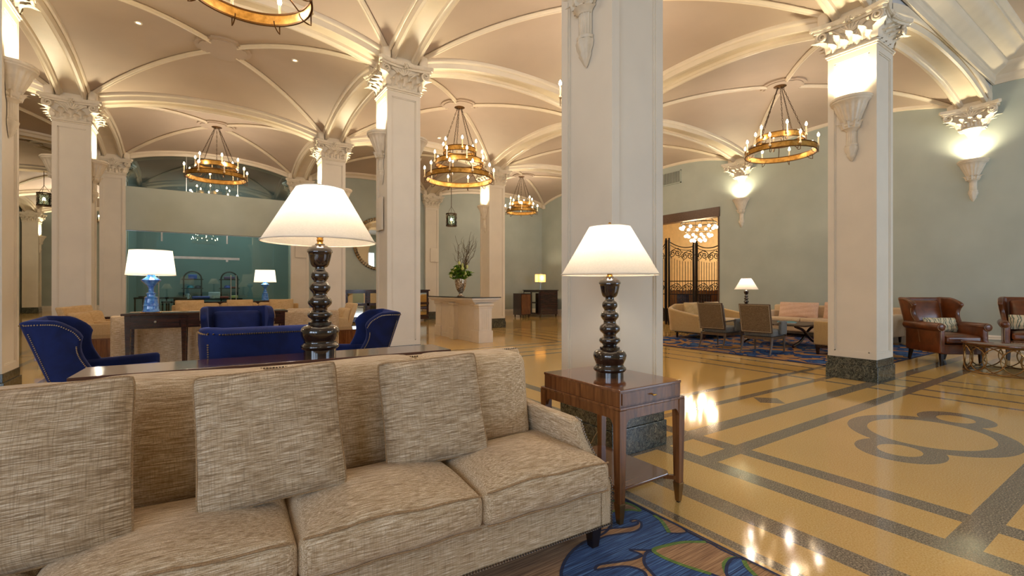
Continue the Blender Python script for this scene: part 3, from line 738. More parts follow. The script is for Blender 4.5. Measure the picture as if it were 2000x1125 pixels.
# ---------------------------------------------------------------- table lamps
k_ = .00088
TURN = [(1085, 94), (1052, 94), (1048, 104), (1036, 112), (1024, 110), (1016, 98), (1004, 92), (990, 98), (965, 109), (938, 114), (916, 104), (905, 84), (900, 68), (884, 68), (882, 58), (872, 46), (862, 54), (852, 68), (840, 73), (826, 68), (816, 52), (810, 43), (796, 44), (786, 56), (772, 68), (758, 71), (742, 66), (728, 52), (720, 42), (704, 42), (694, 50), (682, 59), (668, 62), (654, 58), (642, 47), (636, 38), (626, 38), (616, 46), (604, 52), (590, 53), (576, 47), (566, 36), (558, 30), (546, 30), (540, 44), (528, 52), (500, 60), (470, 66), (455, 68), (452, 74), (438, 74), (432, 70), (424, 66), (420, 52), (412, 46), (408, 30), (400, 28)]
def turned_lamp(loc, label, power=P_LAMP):
    t = thing('table_lamp', label, 'table lamp', loc, group='black turned table lamps')
    m = MB(); m.lathe([(r*k_, (1085-y)*k_) for y, r in TURN], (0, 0, 0), 40); b = m.build('turned_base', 'lampblack', t, smooth=60)
    m = MB(); m.lathe([(.022, .60), (.014, .612), (.018, .625), (.011, .64), (.02, .66), (.016, .69), (.010, .70)], (0, 0, 0), 20); m.build('brass_socket', 'brass', t)
    m = MB()
    for s_ in (-1, 1): m.tube([(s_*(.012+.05*math.sin(q*PI)**.7*(1-.4*q)), 0, .635+.25*q) for q in [i/14 for i in range(15)]], .0025, 6)
    m.tube([(0, 0, .885), (0, 0, .925)], .004, 6); m.sphere((0, 0, .925), .009, 8)
    for k in range(3): a = 2*PI*k/3+.4; m.tube([(0, 0, .892), (.12*math.cos(a), .12*math.sin(a), .892)], .0025, 6)
    m.build('harp', 'brass', t)
    m = MB(); m.lathe([(.292, .612), (.122, .905)], (0, 0, 0), 64, caps=False)
    s = m.build('lamp_shade', 'shade', t)
    m = MB(); m.tube([(.292*math.cos(a), .292*math.sin(a), .614) for a in [2*PI*i/64 for i in range(64)]], .004, 6, True); m.build('shade_trim', 'white', s); m = MB(); m.tube([(.122*math.cos(a), .122*math.sin(a), .904) for a in [2*PI*i/48 for i in range(48)]], .003, 6, True)
    m.build('shade_trim', 'white', s)
    m = MB(); m.lathe([(.014, .69), (.03, .73), (.033, .76), (.02, .80), (.001, .81)], (0, 0, 0), 12); m.build('bulb', 'glowup', t)
    light('POINT', (0, 0, .765), power, (1, .85, .66), .055, name='bulb_light', parent=t); t.scale = (.965,)*3; return t
turned_lamp((.515, 2.60, .85), 'black turned lamp with wide white conical shade on the long console behind the sofa')
turned_lamp((1.985, 1.945, .685), 'black turned lamp with white conical shade on the walnut end table')
turned_lamp((-1.75, -.35, .572), 'added black turned lamp on a side table, unseen behind the viewer, at the left', 85)  # unseen lamp added as low fill for the sofa front
turned_lamp((2.9, -1.3, .572), 'added black turned lamp on a side table, unseen behind the viewer, at the right', 60)  # second added lamp out of view, fills sofa and lower column faces
turned_lamp((11.66, 6.6, .572), 'black turned lamp with white conical shade on the far side table by the green wall')
def blue_lamp(loc, label):
    t = thing('table_lamp', label, 'table lamp', loc, group='blue glass lamps with drum shades')
    q = .00151; pr = [(583, 78), (578, 80), (572, 70), (566, 72), (560, 64), (540, 62), (515, 60), (512, 66), (508, 60), (480, 56), (450, 52), (434, 50), (430, 55), (425, 48), (420, 34), (400, 33), (396, 40), (388, 40), (382, 28), (374, 22), (340, 21), (320, 27), (290, 52), (264, 76), (256, 78), (248, 66), (230, 44), (216, 32), (206, 30), (200, 22)]
    m = MB(); m.lathe([(r*q, (583-y)*q) for y, r in pr], (0, 0, 0), 40, mod=lambda a, z: 1+.045*math.cos(a*12)); m.build('glass_base', 'blueglass', t, smooth=60)
    m = MB(); m.lathe([(.13, 0), (.135, .008), (.12, .016)], (0, 0, 0), 30); m.build('foot', 'brass', t)
    m = MB(); m.lathe([(.018, .56), (.012, .6), (.018, .66), (.01, .68)], (0, 0, 0), 16); m.build('brass_socket', 'brass', t)
    m = MB(); m.lathe([(.306, .565), (.262, .935)], (0, 0, 0), 64, caps=False); s = m.build('lamp_shade', 'shade', t)
    m = MB(); m.tube([(.306*math.cos(a), .306*math.sin(a), .567) for a in [2*PI*i/64 for i in range(64)]], .004, 6, True); m.build('shade_trim', 'white', s); m = MB(); m.tube([(.262*math.cos(a), .262*math.sin(a), .933) for a in [2*PI*i/64 for i in range(64)]], .004, 6, True); m.build('shade_trim', 'white', s)
    m = MB(); m.lathe([(.012, .66), (.03, .70), (.033, .73), (.001, .78)], (0, 0, 0), 12); m.build('bulb', 'glowup', t)
    light('POINT', (0, 0, .74), P_LAMP*1.45, (1, .82, .64), .06, name='bulb_light', parent=t); t.scale = (.9,)*3
blue_lamp((-.58, 7.92, .865), 'larger blue glass lamp with white drum shade on the dark console at the left')
blue_lamp((1.42, 14.3, .85), 'smaller-looking distant blue glass lamp on the dark console before the shopfront')
t = thing('table_lamp', 'small lamp with amber rectangular shade and chrome stem on the mirrored cabinet', 'table lamp', (11.95, 15.75, 1.12))
m = MB(); m.box(-.13, .13, -.09, .09, 0, .02); m.tube([(0, 0, .02), (0, 0, .36)], .016, 10); m.build('stem', 'steel', t)
m = MB(); pts = [(-.2, -.11), (.2, -.11), (.2, .11), (-.2, .11)]; m.add([(x, y, z) for z in (.33, .66) for x, y in pts], [(0, 1, 5, 4), (1, 2, 6, 5), (2, 3, 7, 6), (3, 0, 4, 7)]); m.build('lamp_shade', 'shadeo', t, smooth=0)
m = MB(); m.tube([(0, 0, .36), (0, 0, .70)], .006, 6); m.sphere((0, 0, .71), .018, 8); m.build('finial', 'steel', t)
light('POINT', (0, 0, .5), 22, WARM, .05, name='bulb_light', parent=t)

# ---------------------------------------------------------------- main sofa (local frame: front-right corner of the base at the origin, seat opens to -y)
sofa = thing('sofa', 'long beige tweed sofa with nailhead trim filling the foreground', 'sofa', (1.555, 1.51, .0112), math.radians(-2.2))
L = 2.72; DEP = .80
random.seed(3)
def wr(x, y, z, s=1): return .004*s*math.sin(9*x+5*y)+.003*s*math.sin(17*y+3*x+1)
m = MB(); m.rbox(-L, -.055, .0, DEP-.02, .10, .292, .02, 16, 3); m.build('base', 'linen', sofa, smooth=50)
for x0 in (-.055, -L-.055):
    # arm: thick slab whose front edge sweeps down and forward to the foot of the base
    prof = [(.0, .10), (-.002, .29), (.006, .315), (.03, .335), (.062, .375), (.082, .43), (.096, .50), (.104, .55), (.118, .572), (.16, .58), (.4, .578), (.60, .585), (.79, .60), (.80, .10)]
    m = MB(); n = len(prof)
    def ax_(t, y, z):
        sh_ = min(1, max(0, (z-.31)/.26)); sh_ = -.085*sh_*sh_*(3-2*sh_)*(1 if x0 > -1 else -1)
        return (x0+t*(.058)+sh_, y, z)
    m.hexa([ax_(0, y, z) for y, z in prof], [ax_(1, y, z) for y, z in prof])
    o = m.build('arm', 'linen_arm', sofa, smooth=60, fix=True); b = bevel(o, .014, 3)
    m = MB()
    path = prof[:10]; acc = 0; P0 = Vector((0, path[0][0], path[0][1]))
    for q in range(len(path)-1):
        a, c = Vector((0, *path[q])), Vector((0, *path[q+1])); d = (c-a).length; s_ = 0
        while acc+.0105 <= d+s_*0 and acc <= d:
            p = a.lerp(c, acc/d); sh_ = min(1, max(0, (p.z-.31)/.26)); m.sphere((x0+.050-.085*sh_*sh_*(3-2*sh_)*(1 if x0 > -1 else -1), p.y-.003, p.z), .0052, 6); acc += .0125
        acc -= d
    m.build('nailhead_trim', 'pewter', sofa)
m = MB(); q = 0
while q < L: m.sphere((-.01-q, -.004, .118), .0052, 6); q += .0125
m.build('nailhead_trim', 'pewter', sofa)
m = MB(); m.rbox(-L-.03, -.03, .72, .81, .10, .838, .03, 12, 3); m.build('back_frame', 'linen', sofa, smooth=50)
m = MB(); q = 0
while q < L-.1: m.sphere((-.06-q, .735, .836), .005, 6); m.sphere((-.06-q, .80, .818), .005, 6); q += .0125
m.build('nailhead_trim', 'pewter', sofa)
SE = [-.075, -.685, -1.315, -1.94, -2.66]
for k in range(4):
    x1, x0 = SE[k]-.003, SE[k+1]+.003; y0 = -.055; xa = x1
    cxm, cym = (x0+x1)/2, .24; hw_ = (x1-x0)/2
    def fn(x, y, z, cxm=cxm, hw_=hw_, k=k):
        u = (x-cxm)/hw_; v = (y-.2)/.26; top = max(0, (z-.33)/.1)
        z += top*(.050*(1-min(1, abs(u))**2.5)*(1-min(1, abs(v))**2.5)) + top*wr(x+k*2, y, z, 1.2)
        if y < 0: y -= .012*(1-min(1, abs(u))**3)*math.sin(min(1, max(0, (z-.29)/.15))*PI); z += .003*math.sin(23*x+k)
        x += .010*u*math.sin(max(0, min(1, (z-.29)/.14))*PI)*(1 if abs(u) > .6 else 0)*.5
        return (x, y, z)
    if k == 0:   # T-cushion: the front runs out over the arm stump
        m = MB(); m.rbox(x0, x1+.02, y0, .50, .292, .432, .035, 22, 4, fn)
    else:
        m = MB(); m.rbox(x0, x1, y0, .50, .292, .432, .035, 22, 4, fn)
    o = m.build('seat_cushion', 'linen', sofa, smooth=60)
    m = MB(); xe = x1+.02 if k == 0 else x1
    for zz in (.424, .303):
        pts = [fn(x0+.01+(xe-x0-.02)*i/24, y0+.010, zz) for i in range(25)]
        m.tube([(p[0], p[1]-.003, p[2]+(.003 if zz > .35 else -.002)) for p in pts], .0035, 6)
    m.build('welt', 'piping', o)
BE = [-.125, -.70, -1.33, -1.96, -2.66]
for k in range(4):
    x1, x0 = BE[k]-.004, BE[k+1]+.004; cxm = (x0+x1)/2; hw_ = (x1-x0)/2
    def fb(x, y, z, cxm=cxm, hw_=hw_):
        u = (x-cxm)/hw_; w_ = (z-.64)/.2
        yy = y - (.035*(1-min(1, abs(u))**2.4)*(1-min(1, abs(w_))**2.4) if y < .6 else 0) + .18*(z-.44)
        return (x+.006*math.sin(z*9), yy, z+.006*math.sin(6*x)*(1 if z > .7 else 0) - (.018*abs(u)**6 if z > .78 else 0))
    m = MB(); m.rbox(x0, x1, .445, .665, .412, .856, .05, 16, 4, fb); o = m.build('back_cushion', 'linen', sofa, smooth=60)
for x, y in ((-.06, .06), (-L+.02, .06), (-.06, .74), (-L+.02, .74)):
    m = MB(); m.leg(x, y, 0, .105, .038, .06, 0, -.0); bevel(m.build('leg', 'darkleg', sofa, smooth=0), .003)
# throw pillows
def pillow(name, w, h, d, mat, label, loc, rot, group=None, cat='pillow', seed=0, pipe='piping', wrk=1.0):
    t = thing(name, label, cat, loc, 0, group); t.rotation_euler = rot
    rnd = random.Random(seed); ph = [rnd.uniform(0, 6) for _ in range(6)]
    def outline(u, v):
        return (w/2*u*(1-.035*(1-v*v)**1*abs(u)**3-.035*abs(u*v)**10), h/2*v*(1-.035*(1-u*u)*abs(v)**3-.035*abs(u*v)**10))
    def th(u, v): return d/2*max(0, (1-u**4))**.62*max(0, (1-v**4))**.62*(1-.18*(u*u+v*v)/2)
    def side(s_):
        def fn(a, b):
            u, v = math.sin((2*a-1)*PI/2), math.sin((2*b-1)*PI/2); x, z = outline(u, v); r = math.hypot(u, v)
            wv = wrk*(.006*math.sin(6*u+3*v+ph[0])+.004*math.sin(11*v-4*u+ph[1])+.006*max(0, r-.75)*math.sin(14*math.atan2(v, u)+ph[2]))*min(1, th(u, v)/(d*.12))
            return (x, s_*(th(u, v)+wv), z)
        return fn
    m = MB(); m.grid(side(-1), 36, 36); m.grid(lambda a, b: side(1)(1-a, b), 36, 36); o = m.build('cover', mat, t, smooth=70)
    if pipe:
        pts = [(-1+2*i/24, -1) for i in range(24)]+[(1, -1+2*i/24) for i in range(24)]+[(1-2*i/24, 1) for i in range(24)]+[(-1, 1-2*i/24) for i in range(24)]
        m = MB(); m.tube([(outline(u, v)[0], 0, outline(u, v)[1]) for u, v in pts], .0045, 6, True); m.build('piping', pipe, t)
    return t
R = math.radians
pillow('throw_pillow', .50, .50, .15, 'linen_pil', 'largest tweed throw pillow at the left edge of the foreground sofa', (-.42, 1.815, .68), (R(-17), R(-2), R(-3)), 'tweed throw pillows on the foreground sofa', seed=1)
pillow('throw_pillow', .46, .455, .14, 'linen_pil', 'middle tweed throw pillow, leaning below the console lamp', (.205, 1.825, .69), (R(-17), R(-3.0), R(-4)), 'tweed throw pillows on the foreground sofa', seed=2)
pillow('throw_pillow', .45, .45, .14, 'linen_pil', 'right tweed throw pillow on the foreground sofa, nearest the end table', (.845, 1.885, .67), (R(-15), R(-3), R(-8)), 'tweed throw pillows on the foreground sofa', seed=3)
# ---------------------------------------------------------------- console behind the sofa
t = thing('console_table', 'long espresso console table standing directly behind the foreground sofa', 'console table', (.375, 2.57, 0), R(-2.2))
m = MB(); m.box(-.81, .81, -.145, .145, .81, .85); bevel(m.build('table_top', 'consoletop', t, smooth=0), .003)
m = MB(); m.box(-.77, .77, -.12, .12, .72, .81); m.build('apron', 'dwood', t, smooth=0)
for x in (-.76, .76):
    for y in (-.11, .11): m = MB(); m.leg(x, y, 0, .81, .04, .055); m.build('leg', 'dwood', t, smooth=0)
# ---------------------------------------------------------------- walnut end table
t = thing('end_table', 'walnut end table with one drawer and lower shelf beside the sofa arm', 'end table', (1.987, 1.949, 0))
hx, hy = .245, .312
m = MB(); m.box(-hx+.004, hx-.004, -hy+.004, hy-.004, .597, .672); m.build('drawer_case', 'walnut', t, smooth=0)
m = MB(); m.box(-hx, hx, -hy, hy, .67, .685); bevel(m.build('table_top', 'walnuttop', t, smooth=0), .003)
m = MB(); m.box(-hx+.018, hx-.018, -hy-.001, -hy+.02, .605, .665); dr = m.build('drawer', 'walnut', t, smooth=0)
m = MB(); m.tube([(-.0, -hy, .636), (-.0, -hy-.012, .636)], .004, 8); m.rbox(-.014, .014, -hy-.02, -hy-.012, .632, .640, .003, 1, 2); m.build('knob', 'brass', dr)
m = MB(); ox, oy = hx+.014, hy+.014
m.box(-ox, ox, -oy, oy, .583, .597); 
bevel(m.build('moulding', 'walnut', t, smooth=0), .004)
for (a0, a1, ori, c) in ((-ox, ox, 'y', -oy), (-ox, ox, 'y', oy), (-oy, oy, 'x', -ox), (-oy, oy, 'x', ox)):
    lo = .535; pts = [(a0+.03, .583), (a1-.03, .583)] + [(a1-.046-.035*(1-math.cos(q)), lo-.07+.07*math.sin(q)) for q in [PI/2*i/8 for i in range(9)]] + [(a0+.046+.035*(1-math.cos(q)), lo-.07+.07*math.sin(q)) for q in [PI/2*i/8 for i in range(8, -1, -1)]]
    m = MB(); m.prism(pts[::-1], c-.002 if c > 0 else c+.004, c-.022 if c > 0 else c+.022, 'y' if ori == 'y' else 'x'); m.build('apron', 'walnut', t, smooth=30, fix=True)
for sx in (-1, 1):
    for sy in (-1, 1):
        m = MB(); m.leg(sx*(ox-.025), sy*(oy-.025), .11, .583, .036, .05); lg = m.build('leg', 'walnut', t, smooth=0)
        m = MB(); m.leg(sx*(ox-.025), sy*(oy-.025), .008, .112, .024, .041); m.box(sx*(ox-.025)-.021, sx*(ox-.025)+.021, sy*(oy-.025)-.021, sy*(oy-.025)+.021, .108, .114); m.build('ferrule', 'brasst', lg, smooth=0)
        m = MB(); m.leg(sx*(ox-.025), sy*(oy-.025), 0, .01, .016, .018); m.build('glide', 'rubber', lg, smooth=0)
        m = MB(); p, q = Vector((sx*(ox-.03), sy*(oy-.03), 0)), Vector((sx*.175, sy*.245, 0)); n = (q-p).normalized(); w_ = Vector((-n.y, n.x, 0))*.01
        m.hexa([tuple(v)[:2]+(.128,) for v in (p-w_, q-w_, q+w_, p+w_)], [tuple(v)[:2]+(.15,) for v in (p-w_, q-w_, q+w_, p+w_)]); m.build('stretcher', 'walnut', t, smooth=0, fix=True)
m = MB(); c = .03; X_, Y_ = .205, .28; m.prism([(-X_+c, -Y_), (X_-c, -Y_), (X_, -Y_+c), (X_, Y_-c), (X_-c, Y_), (-X_+c, Y_), (-X_, Y_-c), (-X_, -Y_+c)], .15, .168); bevel(m.build('shelf', 'walnuttop', t, smooth=0), .005)
# ---------------------------------------------------------------- rugs
RUGPX = [('blue', [(1.222, 1.468), (1.29, 1.537), (1.38, 1.589), (1.47, 1.616), (1.542, 1.62), (1.63, 1.627), (1.72, 1.674), (1.796, 1.759), (1.9, 1.838), (1.971, 1.824), (1.972, 1.672), (1.966, 1.474), (1.961, 1.3), (1.902, 1.341), (1.811, 1.374), (1.709, 1.396), (1.676, 1.412), (1.614, 1.457), (1.628, 1.402), (1.578, 1.397), (1.499, 1.422), (1.416, 1.451), (1.38, 1.432), (1.433, 1.413), (1.507, 1.377), (1.538, 1.32), (1.513, 1.275), (1.432, 1.214), (1.239, 1.191), (1.127, 1.314)]), ('tan', [(1.672, 1.638), (1.753, 1.601), (1.815, 1.592), (1.842, 1.611), (1.813, 1.621), (1.819, 1.636), (1.847, 1.631), (1.85, 1.596), (1.809, 1.561), (1.754, 1.553), (1.697, 1.571), (1.62, 1.597), (1.566, 1.604), (1.599, 1.648)]), ('tan', [(1.895, 1.85), (1.943, 1.798), (1.958, 1.734), (1.941, 1.682), (1.903, 1.718), (1.809, 1.76)]), ('green', [(1.895, 1.85), (1.943, 1.798), (1.958, 1.734), (1.941, 1.682), (1.903, 1.718), (1.809, 1.76)]), ('tan', [(1.962, 1.608), (1.979, 1.52), (1.965, 1.409), (1.886, 1.449), (1.921, 1.503), (1.952, 1.556)]), ('green', [(1.962, 1.608), (1.952, 1.556), (1.921, 1.503), (1.885, 1.452)]), ('blue', [(1.682, 1.4), (1.686, 1.378), (1.688, 1.329), (1.714, 1.239), (1.762, 1.133), (1.78, 0.982), (1.563, 0.975), (1.516, 1.136), (1.561, 1.292), (1.589, 1.352), (1.642, 1.392)]), ('tan', [(1.701, 1.39), (1.773, 1.387), (1.869, 1.359), (1.958, 1.302), (1.958, 1.221), (1.961, 1.147), (1.923, 1.163), (1.866, 1.153), (1.814, 1.111), (1.773, 1.066), (1.756, 1.143), (1.713, 1.245), (1.69, 1.331)]), ('green', [(1.814, 1.111), (1.866, 1.153), (1.923, 1.163), (1.958, 1.149)]), ('green', [(1.958, 1.302), (1.869, 1.359), (1.773, 1.387), (1.7, 1.393), (1.69, 1.331), (1.713, 1.245), (1.756, 1.143)]), ('blue', [(1.793, 1.088), (1.854, 1.135), (1.923, 1.156), (1.964, 1.145), (1.962, 1.123), (1.922, 1.09), (1.894, 1.032), (1.854, 0.932), (1.753, 0.967)]), ('green', [(1.962, 1.122), (1.927, 1.086), (1.899, 1.035)]), ('blue', [(0.761, 0.295), (0.701, 0.376), (0.599, 0.413), (0.455, 0.389), (0.277, 0.308), (0.097, 0.192), (-0.052, 0.072), (-0.143, -0.027), (-0.161, -0.095), (-0.1, -0.129), (0.035, -0.133), (0.224, -0.11), (0.433, -0.061), (0.615, 0.01), (0.733, 0.097), (0.777, 0.195)]), ('blue', [(1.181, 0.066), (1.09, 0.074), (0.999, 0.022), (0.917, -0.101), (0.852, -0.284), (0.807, -0.491), (0.784, -0.678), (0.788, -0.809), (0.819, -0.866), (0.881, -0.845), (0.971, -0.75), (1.081, -0.598), (1.187, -0.415), (1.263, -0.235), (1.286, -0.089), (1.254, 0.011)]), ('blue', [(-0.073, -0.588), (-0.048, -0.479), (-0.095, -0.361), (-0.228, -0.245), (-0.437, -0.139), (-0.677, -0.053), (-0.896, 0.001), (-1.053, 0.017), (-1.127, -0.012), (-1.111, -0.09), (-1.013, -0.214), (-0.849, -0.369), (-0.648, -0.525), (-0.446, -0.642), (-0.276, -0.692), (-0.151, -0.668)]), ('blue', [(1.843, -0.83), (1.813, -0.757), (1.75, -0.709), (1.648, -0.702), (1.515, -0.734), (1.374, -0.792), (1.254, -0.859), (1.178, -0.92), (1.157, -0.97), (1.195, -1.007), (1.29, -1.034), (1.426, -1.048), (1.579, -1.047), (1.714, -1.025), (1.804, -0.978), (1.844, -0.91)]), ('blue', [(-0.63, 1.321), (-0.725, 1.354), (-0.829, 1.327), (-0.936, 1.226), (-1.036, 1.059), (-1.119, 0.861), (-1.175, 0.678), (-1.194, 0.545), (-1.17, 0.479), (-1.101, 0.485), (-0.987, 0.558), (-0.844, 0.684), (-0.699, 0.842), (-0.589, 1.003), (-0.541, 1.142), (-0.56, 1.248)]), ('blue', [(-0.243, -0.694), (-0.279, -0.786), (-0.269, -0.878), (-0.192, -0.965), (-0.055, -1.04), (0.112, -1.098), (0.269, -1.132), (0.384, -1.136), (0.443, -1.106), (0.441, -1.041), (0.384, -0.941), (0.281, -0.818), (0.152, -0.698), (0.02, -0.612), (-0.092, -0.585), (-0.179, -0.618)])]
t = MB(); t.box(-1.6, 1.985, -1.2, 2.02, .001, .010, 0)
def lay(poly, mi, z):
    t.add([(x, y, z) for x, y in poly], [tuple(range(len(poly)))], mi)
def ribbon(poly, w, mi, z, closed=True):
    n = len(poly); P_ = [Vector((x, y, 0)) for x, y in poly]; vs = []
    for i, p in enumerate(P_):
        a, b = (P_[i-1], P_[(i+1) % n]) if closed else (P_[max(i-1, 0)], P_[min(i+1, n-1)])
        d = (b-a); d.normalize(); nn = Vector((-d.y, d.x, 0)); vs += [p+nn*w+Vector((0, 0, z)), p-nn*w+Vector((0, 0, z))]
    t.add(vs, [(2*i, 2*i+1, (2*i+3) % (2*n), (2*i+2) % (2*n)) for i in range(n if closed else n-1)], mi)
def smoothc(poly, closed=True, k=5):
    n = len(poly); out = []
    for i in range(n if closed else n-1):
        p0, p1, p2, p3 = [Vector(poly[(i+q) % n] if closed else poly[min(max(i+q, 0), n-1)]) for q in (-1, 0, 1, 2)]
        for j in range(k):
            s_ = j/k; out.append(tuple(.5*((2*p1)+(p2-p0)*s_+(2*p0-5*p1+4*p2-p3)*s_*s_+(3*p1-p0-3*p2+p3)*s_**3)))
    if not closed: out.append(tuple(poly[-1]))
    return out
zz = .0106
for kind, poly in RUGPX:
    zz += .0002
    if kind == 'blue': pl = [(min(x, 1.984), y) for x, y in smoothc(poly)]; lay(pl, 1, zz); ribbon(pl, .007, 2, zz+.0003)
    elif kind == 'tan': pl = [(min(x, 1.984), y) for x, y in smoothc(poly)]; lay(pl, 0, zz); ribbon(pl, .006, 2, zz+.0003)
    elif kind == 'green': ribbon([(min(x, 1.98), y) for x, y in smoothc(poly, False)], .010, 3, zz+.0003, False)
random.seed(11)
ribbon([(1.978, -1.19), (1.978, 2.0)], .006, 2, zz+.0006, False)
tag(t.build('area_rug', ['rtan', 'rblue', 'rnavy', 'rgreen'], smooth=0), 'tan rug with large blue leaves and green edging under the foreground sofa', 'rug')
t2 = MB(); t2.box(7.98, 12.3, 2.82, 7.35, .001, .012, 0); t2.box(7.965, 7.98, 2.805, 7.365, .001, .013, 1); t2.box(7.965, 12.3, 2.805, 2.82, .001, .013, 1)
tag(t2.build('area_rug', ['rug2', 'rnavy'], smooth=0), 'blue and tan patterned rug under the grey chairs and cream sofa at the right', 'rug')

# ---------------------------------------------------------------- wing chairs
def wing_chair(name, label, mat, loc, rz, W=.66, topz=.97, seatz=.44, armz=.655, lean=.33, wing=.26, roll=False, legmat='darkleg', group=None, front=-.34, back=.20, nails=True):
    t = thing(name, label, 'armchair', loc, rz, group); hw_ = W/2; th_ = .065
    def shell(u, v, off=0):
        a = 2*u-1; s_ = 1 if a > 0 else -1; aa = abs(a); z0 = .30; A = .60
        q = max(0, (aa-A)/(1-A))
        ztop = topz + .02*(1-(aa/A)**2 if aa < A else 0)*0 + (.012*math.sin(min(1, q*1.4)*PI)) - .13*max(0, q-.55)**1.6*3.0
        z = z0+(ztop-z0)*v
        flare = 1+.10*max(0, (z-.55))*(1.6 if roll else 1)
        k = max(0, min(1, (z-armz)/(topz-armz)))
        wd = wing*(.80-.55*math.sin(min(1, k*1.25)*PI)*.45+.30*k) if z > armz-.02 else wing*.85
        r = .09
        if aa <= A:
            x = aa/A*(hw_-r); y = 0
            if q == 0: y = -.0*(1-aa)
        else:
            qq = q
            if qq < .35: g = qq/.35*PI/2; x = hw_-r+r*math.sin(g); y = -r*(1-math.cos(g))
            else: g = (qq-.35)/.65; x = hw_+.02*g*k*(1 if not roll else 2.2); y = -r-(wd)*g
        return (s_*x*flare, back+y+(z-.15)*lean*(1-.25*(aa > A)*q), z)
    m = MB(); m.grid(lambda u, v: shell(u, v), 56, 22); o = m.build('back_and_wings', mat, t, smooth=70)
    md = o.modifiers.new('thick', 'SOLIDIFY'); md.thickness = th_; md.offset = 1
    bv = o.modifiers.new('bevel', 'BEVEL'); bv.width = .026; bv.segments = 3; bv.limit_method = 'ANGLE'; bv.angle_limit = R(50)
    for s_ in (-1, 1):
        m = MB(); y1 = back+.03
        if roll:
            prof = [(front, .20), (front, armz-.07), (front, armz-.05), (y1, armz-.03), (y1, .2)]
            m.rbox(s_*(hw_-.035)-.04, s_*(hw_-.035)+.04, front, y1, .19, armz-.04, .02, 3, 2)
            m.lathe([(.001, 0), (.055, .0), (.066, .012), (.066, .5), (.05, .52)], (0, 0, 0), 20, mi=0)
            nv = len(m.v); c0 = nv-5*20
            for i in range(c0, nv):
                x, y, z = m.v[i]; m.v[i] = (s_*(hw_-.01)+x, front-.012+z*(y1-front)/.5, armz-.055+y)
        else:
            m.rbox(s_*(hw_-.045)-.042, s_*(hw_-.045)+.042, front, y1, .19, armz, .028, 4, 3, lambda x, y, z: (x+s_*.03*max(0, (y1-y)/(y1-front))*(z-.2), y, z-.02*((y-front)/(y1-front))))
        m.build('arm', mat, t, smooth=60)
        if nails:
            m = MB()
            for i in range(30):
                z = .22+(armz-.12-.22)*i/29; m.sphere((s_*(hw_-.01), front-.003, z), .005, 6)
            if roll:
                for i in range(22): a = 2*PI*i/22; m.sphere((s_*(hw_-.01)+.055*math.cos(a), front-.014, armz-.055+.055*math.sin(a)), .0045, 6)
            for i in range(44):
                z = .34+(topz-.42)*i/43; p = shell(.5+s_*.495, (z-.3)/(topz-.3)); m.sphere((p[0]+s_*.004, p[1]+.012, p[2]), .005, 6)
                p = shell(.5+s_*.33, (z-.3)/(topz-.3)); m.sphere((p[0]+s_*.002, p[1], p[2]), .005, 6)
            for i in range(26):
                p = shell(.5+s_*(.33+.165*i/25), .965); m.sphere((p[0]+s_*.003, p[1], p[2]), .005, 6)
            if not roll:
                for i in range(50): p = shell(i/49*.66+.17, .972); m.sphere((p[0], p[1]+.004, p[2]), .0048, 6)
            m.build('nailhead_trim', 'nail', t)
    m = MB(); m.rbox(-hw_+.03, hw_-.03, front+.005, back+.03, .18, seatz-.13, .015, 6, 2); m.build('seat_rail', mat, t, smooth=60)
    hx_ = hw_-.09
    def fs(x, y, z): return (x, y, z+(.035*(1-min(1, abs(x/hx_))**3)*(1-min(1, abs((y+.08)/.3))**3) if z > seatz-.05 else 0))
    m = MB(); m.rbox(-hx_, hx_, front-.01, back-.02, seatz-.12, seatz, .04, 8, 3, fs); m.build('seat_cushion', mat, t, smooth=60)
    m = MB(); m.rbox(-hx_+.01, hx_-.01, back-.13, back-.02, seatz, topz-.04, .045, 8, 3, lambda x, y, z: (x, y-.03*(1-abs(x/hx_)**3)*math.sin(PI*(z-seatz)/(topz-seatz))+(z-.15)*lean, z)); m.build('inside_back', mat, t, smooth=60)
    for x, y, dy in ((-hw_+.06, front+.06, 0), (hw_-.06, front+.06, 0), (-hw_+.07, back+.0, .05), (hw_-.07, back, .05)):
        m = MB(); m.leg(x, y, 0, .19, .028, .048, 0, dy); m.build('leg', legmat, t, smooth=0)
    return t
bg = 'royal blue velvet wing chairs around the middle group'
wing_chair('wing_chair', 'blue velvet wing chair seen in profile at the left, facing right', 'velvet', (-.62, 4.60, 0), R(94), group=bg, back=.13, wing=.15, W=.70)
wing_chair('wing_chair', 'blue velvet wing chair at the right of the group, beside the tall column', 'velvet', (1.19, 4.46, 0), R(-97), group=bg, back=.11, wing=.17)
wing_chair('wing_chair', 'nearest blue velvet wing chair seen from behind, just past the console', 'velvet', (.33, 3.36, 0), R(180), group=bg, W=.66)
wing_chair('wing_chair', 'farthest blue velvet wing chair, facing the camera before the dark console', 'velvet', (.34, 6.0, 0), 0, group=bg, W=.68)
lc = 'brown leather wing chairs by the ring table'
wing_chair('leather_armchair', 'brown leather wingback armchair with striped pillow, right of the marble-plinth column', 'leather', (9.93, 2.36, 0), R(-39), W=.68, topz=1.03, seatz=.46, armz=.65, lean=.28, wing=.30, roll=True, group=lc, front=-.38, back=.30)
wing_chair('leather_armchair', 'brown leather wingback armchair cropped by the right edge of the picture', 'leather', (11.48, 1.60, 0), R(-78), W=.72, topz=1.03, seatz=.46, armz=.65, lean=.28, wing=.30, roll=True, group=lc, front=-.38, back=.30)
pillow('lumbar_pillow', .52, .24, .10, 'zig', 'wavy striped lumbar pillow in the left leather armchair', (10.05, 2.42, .60), (R(-18), 0, R(-39)), 'striped lumbar pillows', seed=5, pipe=None)
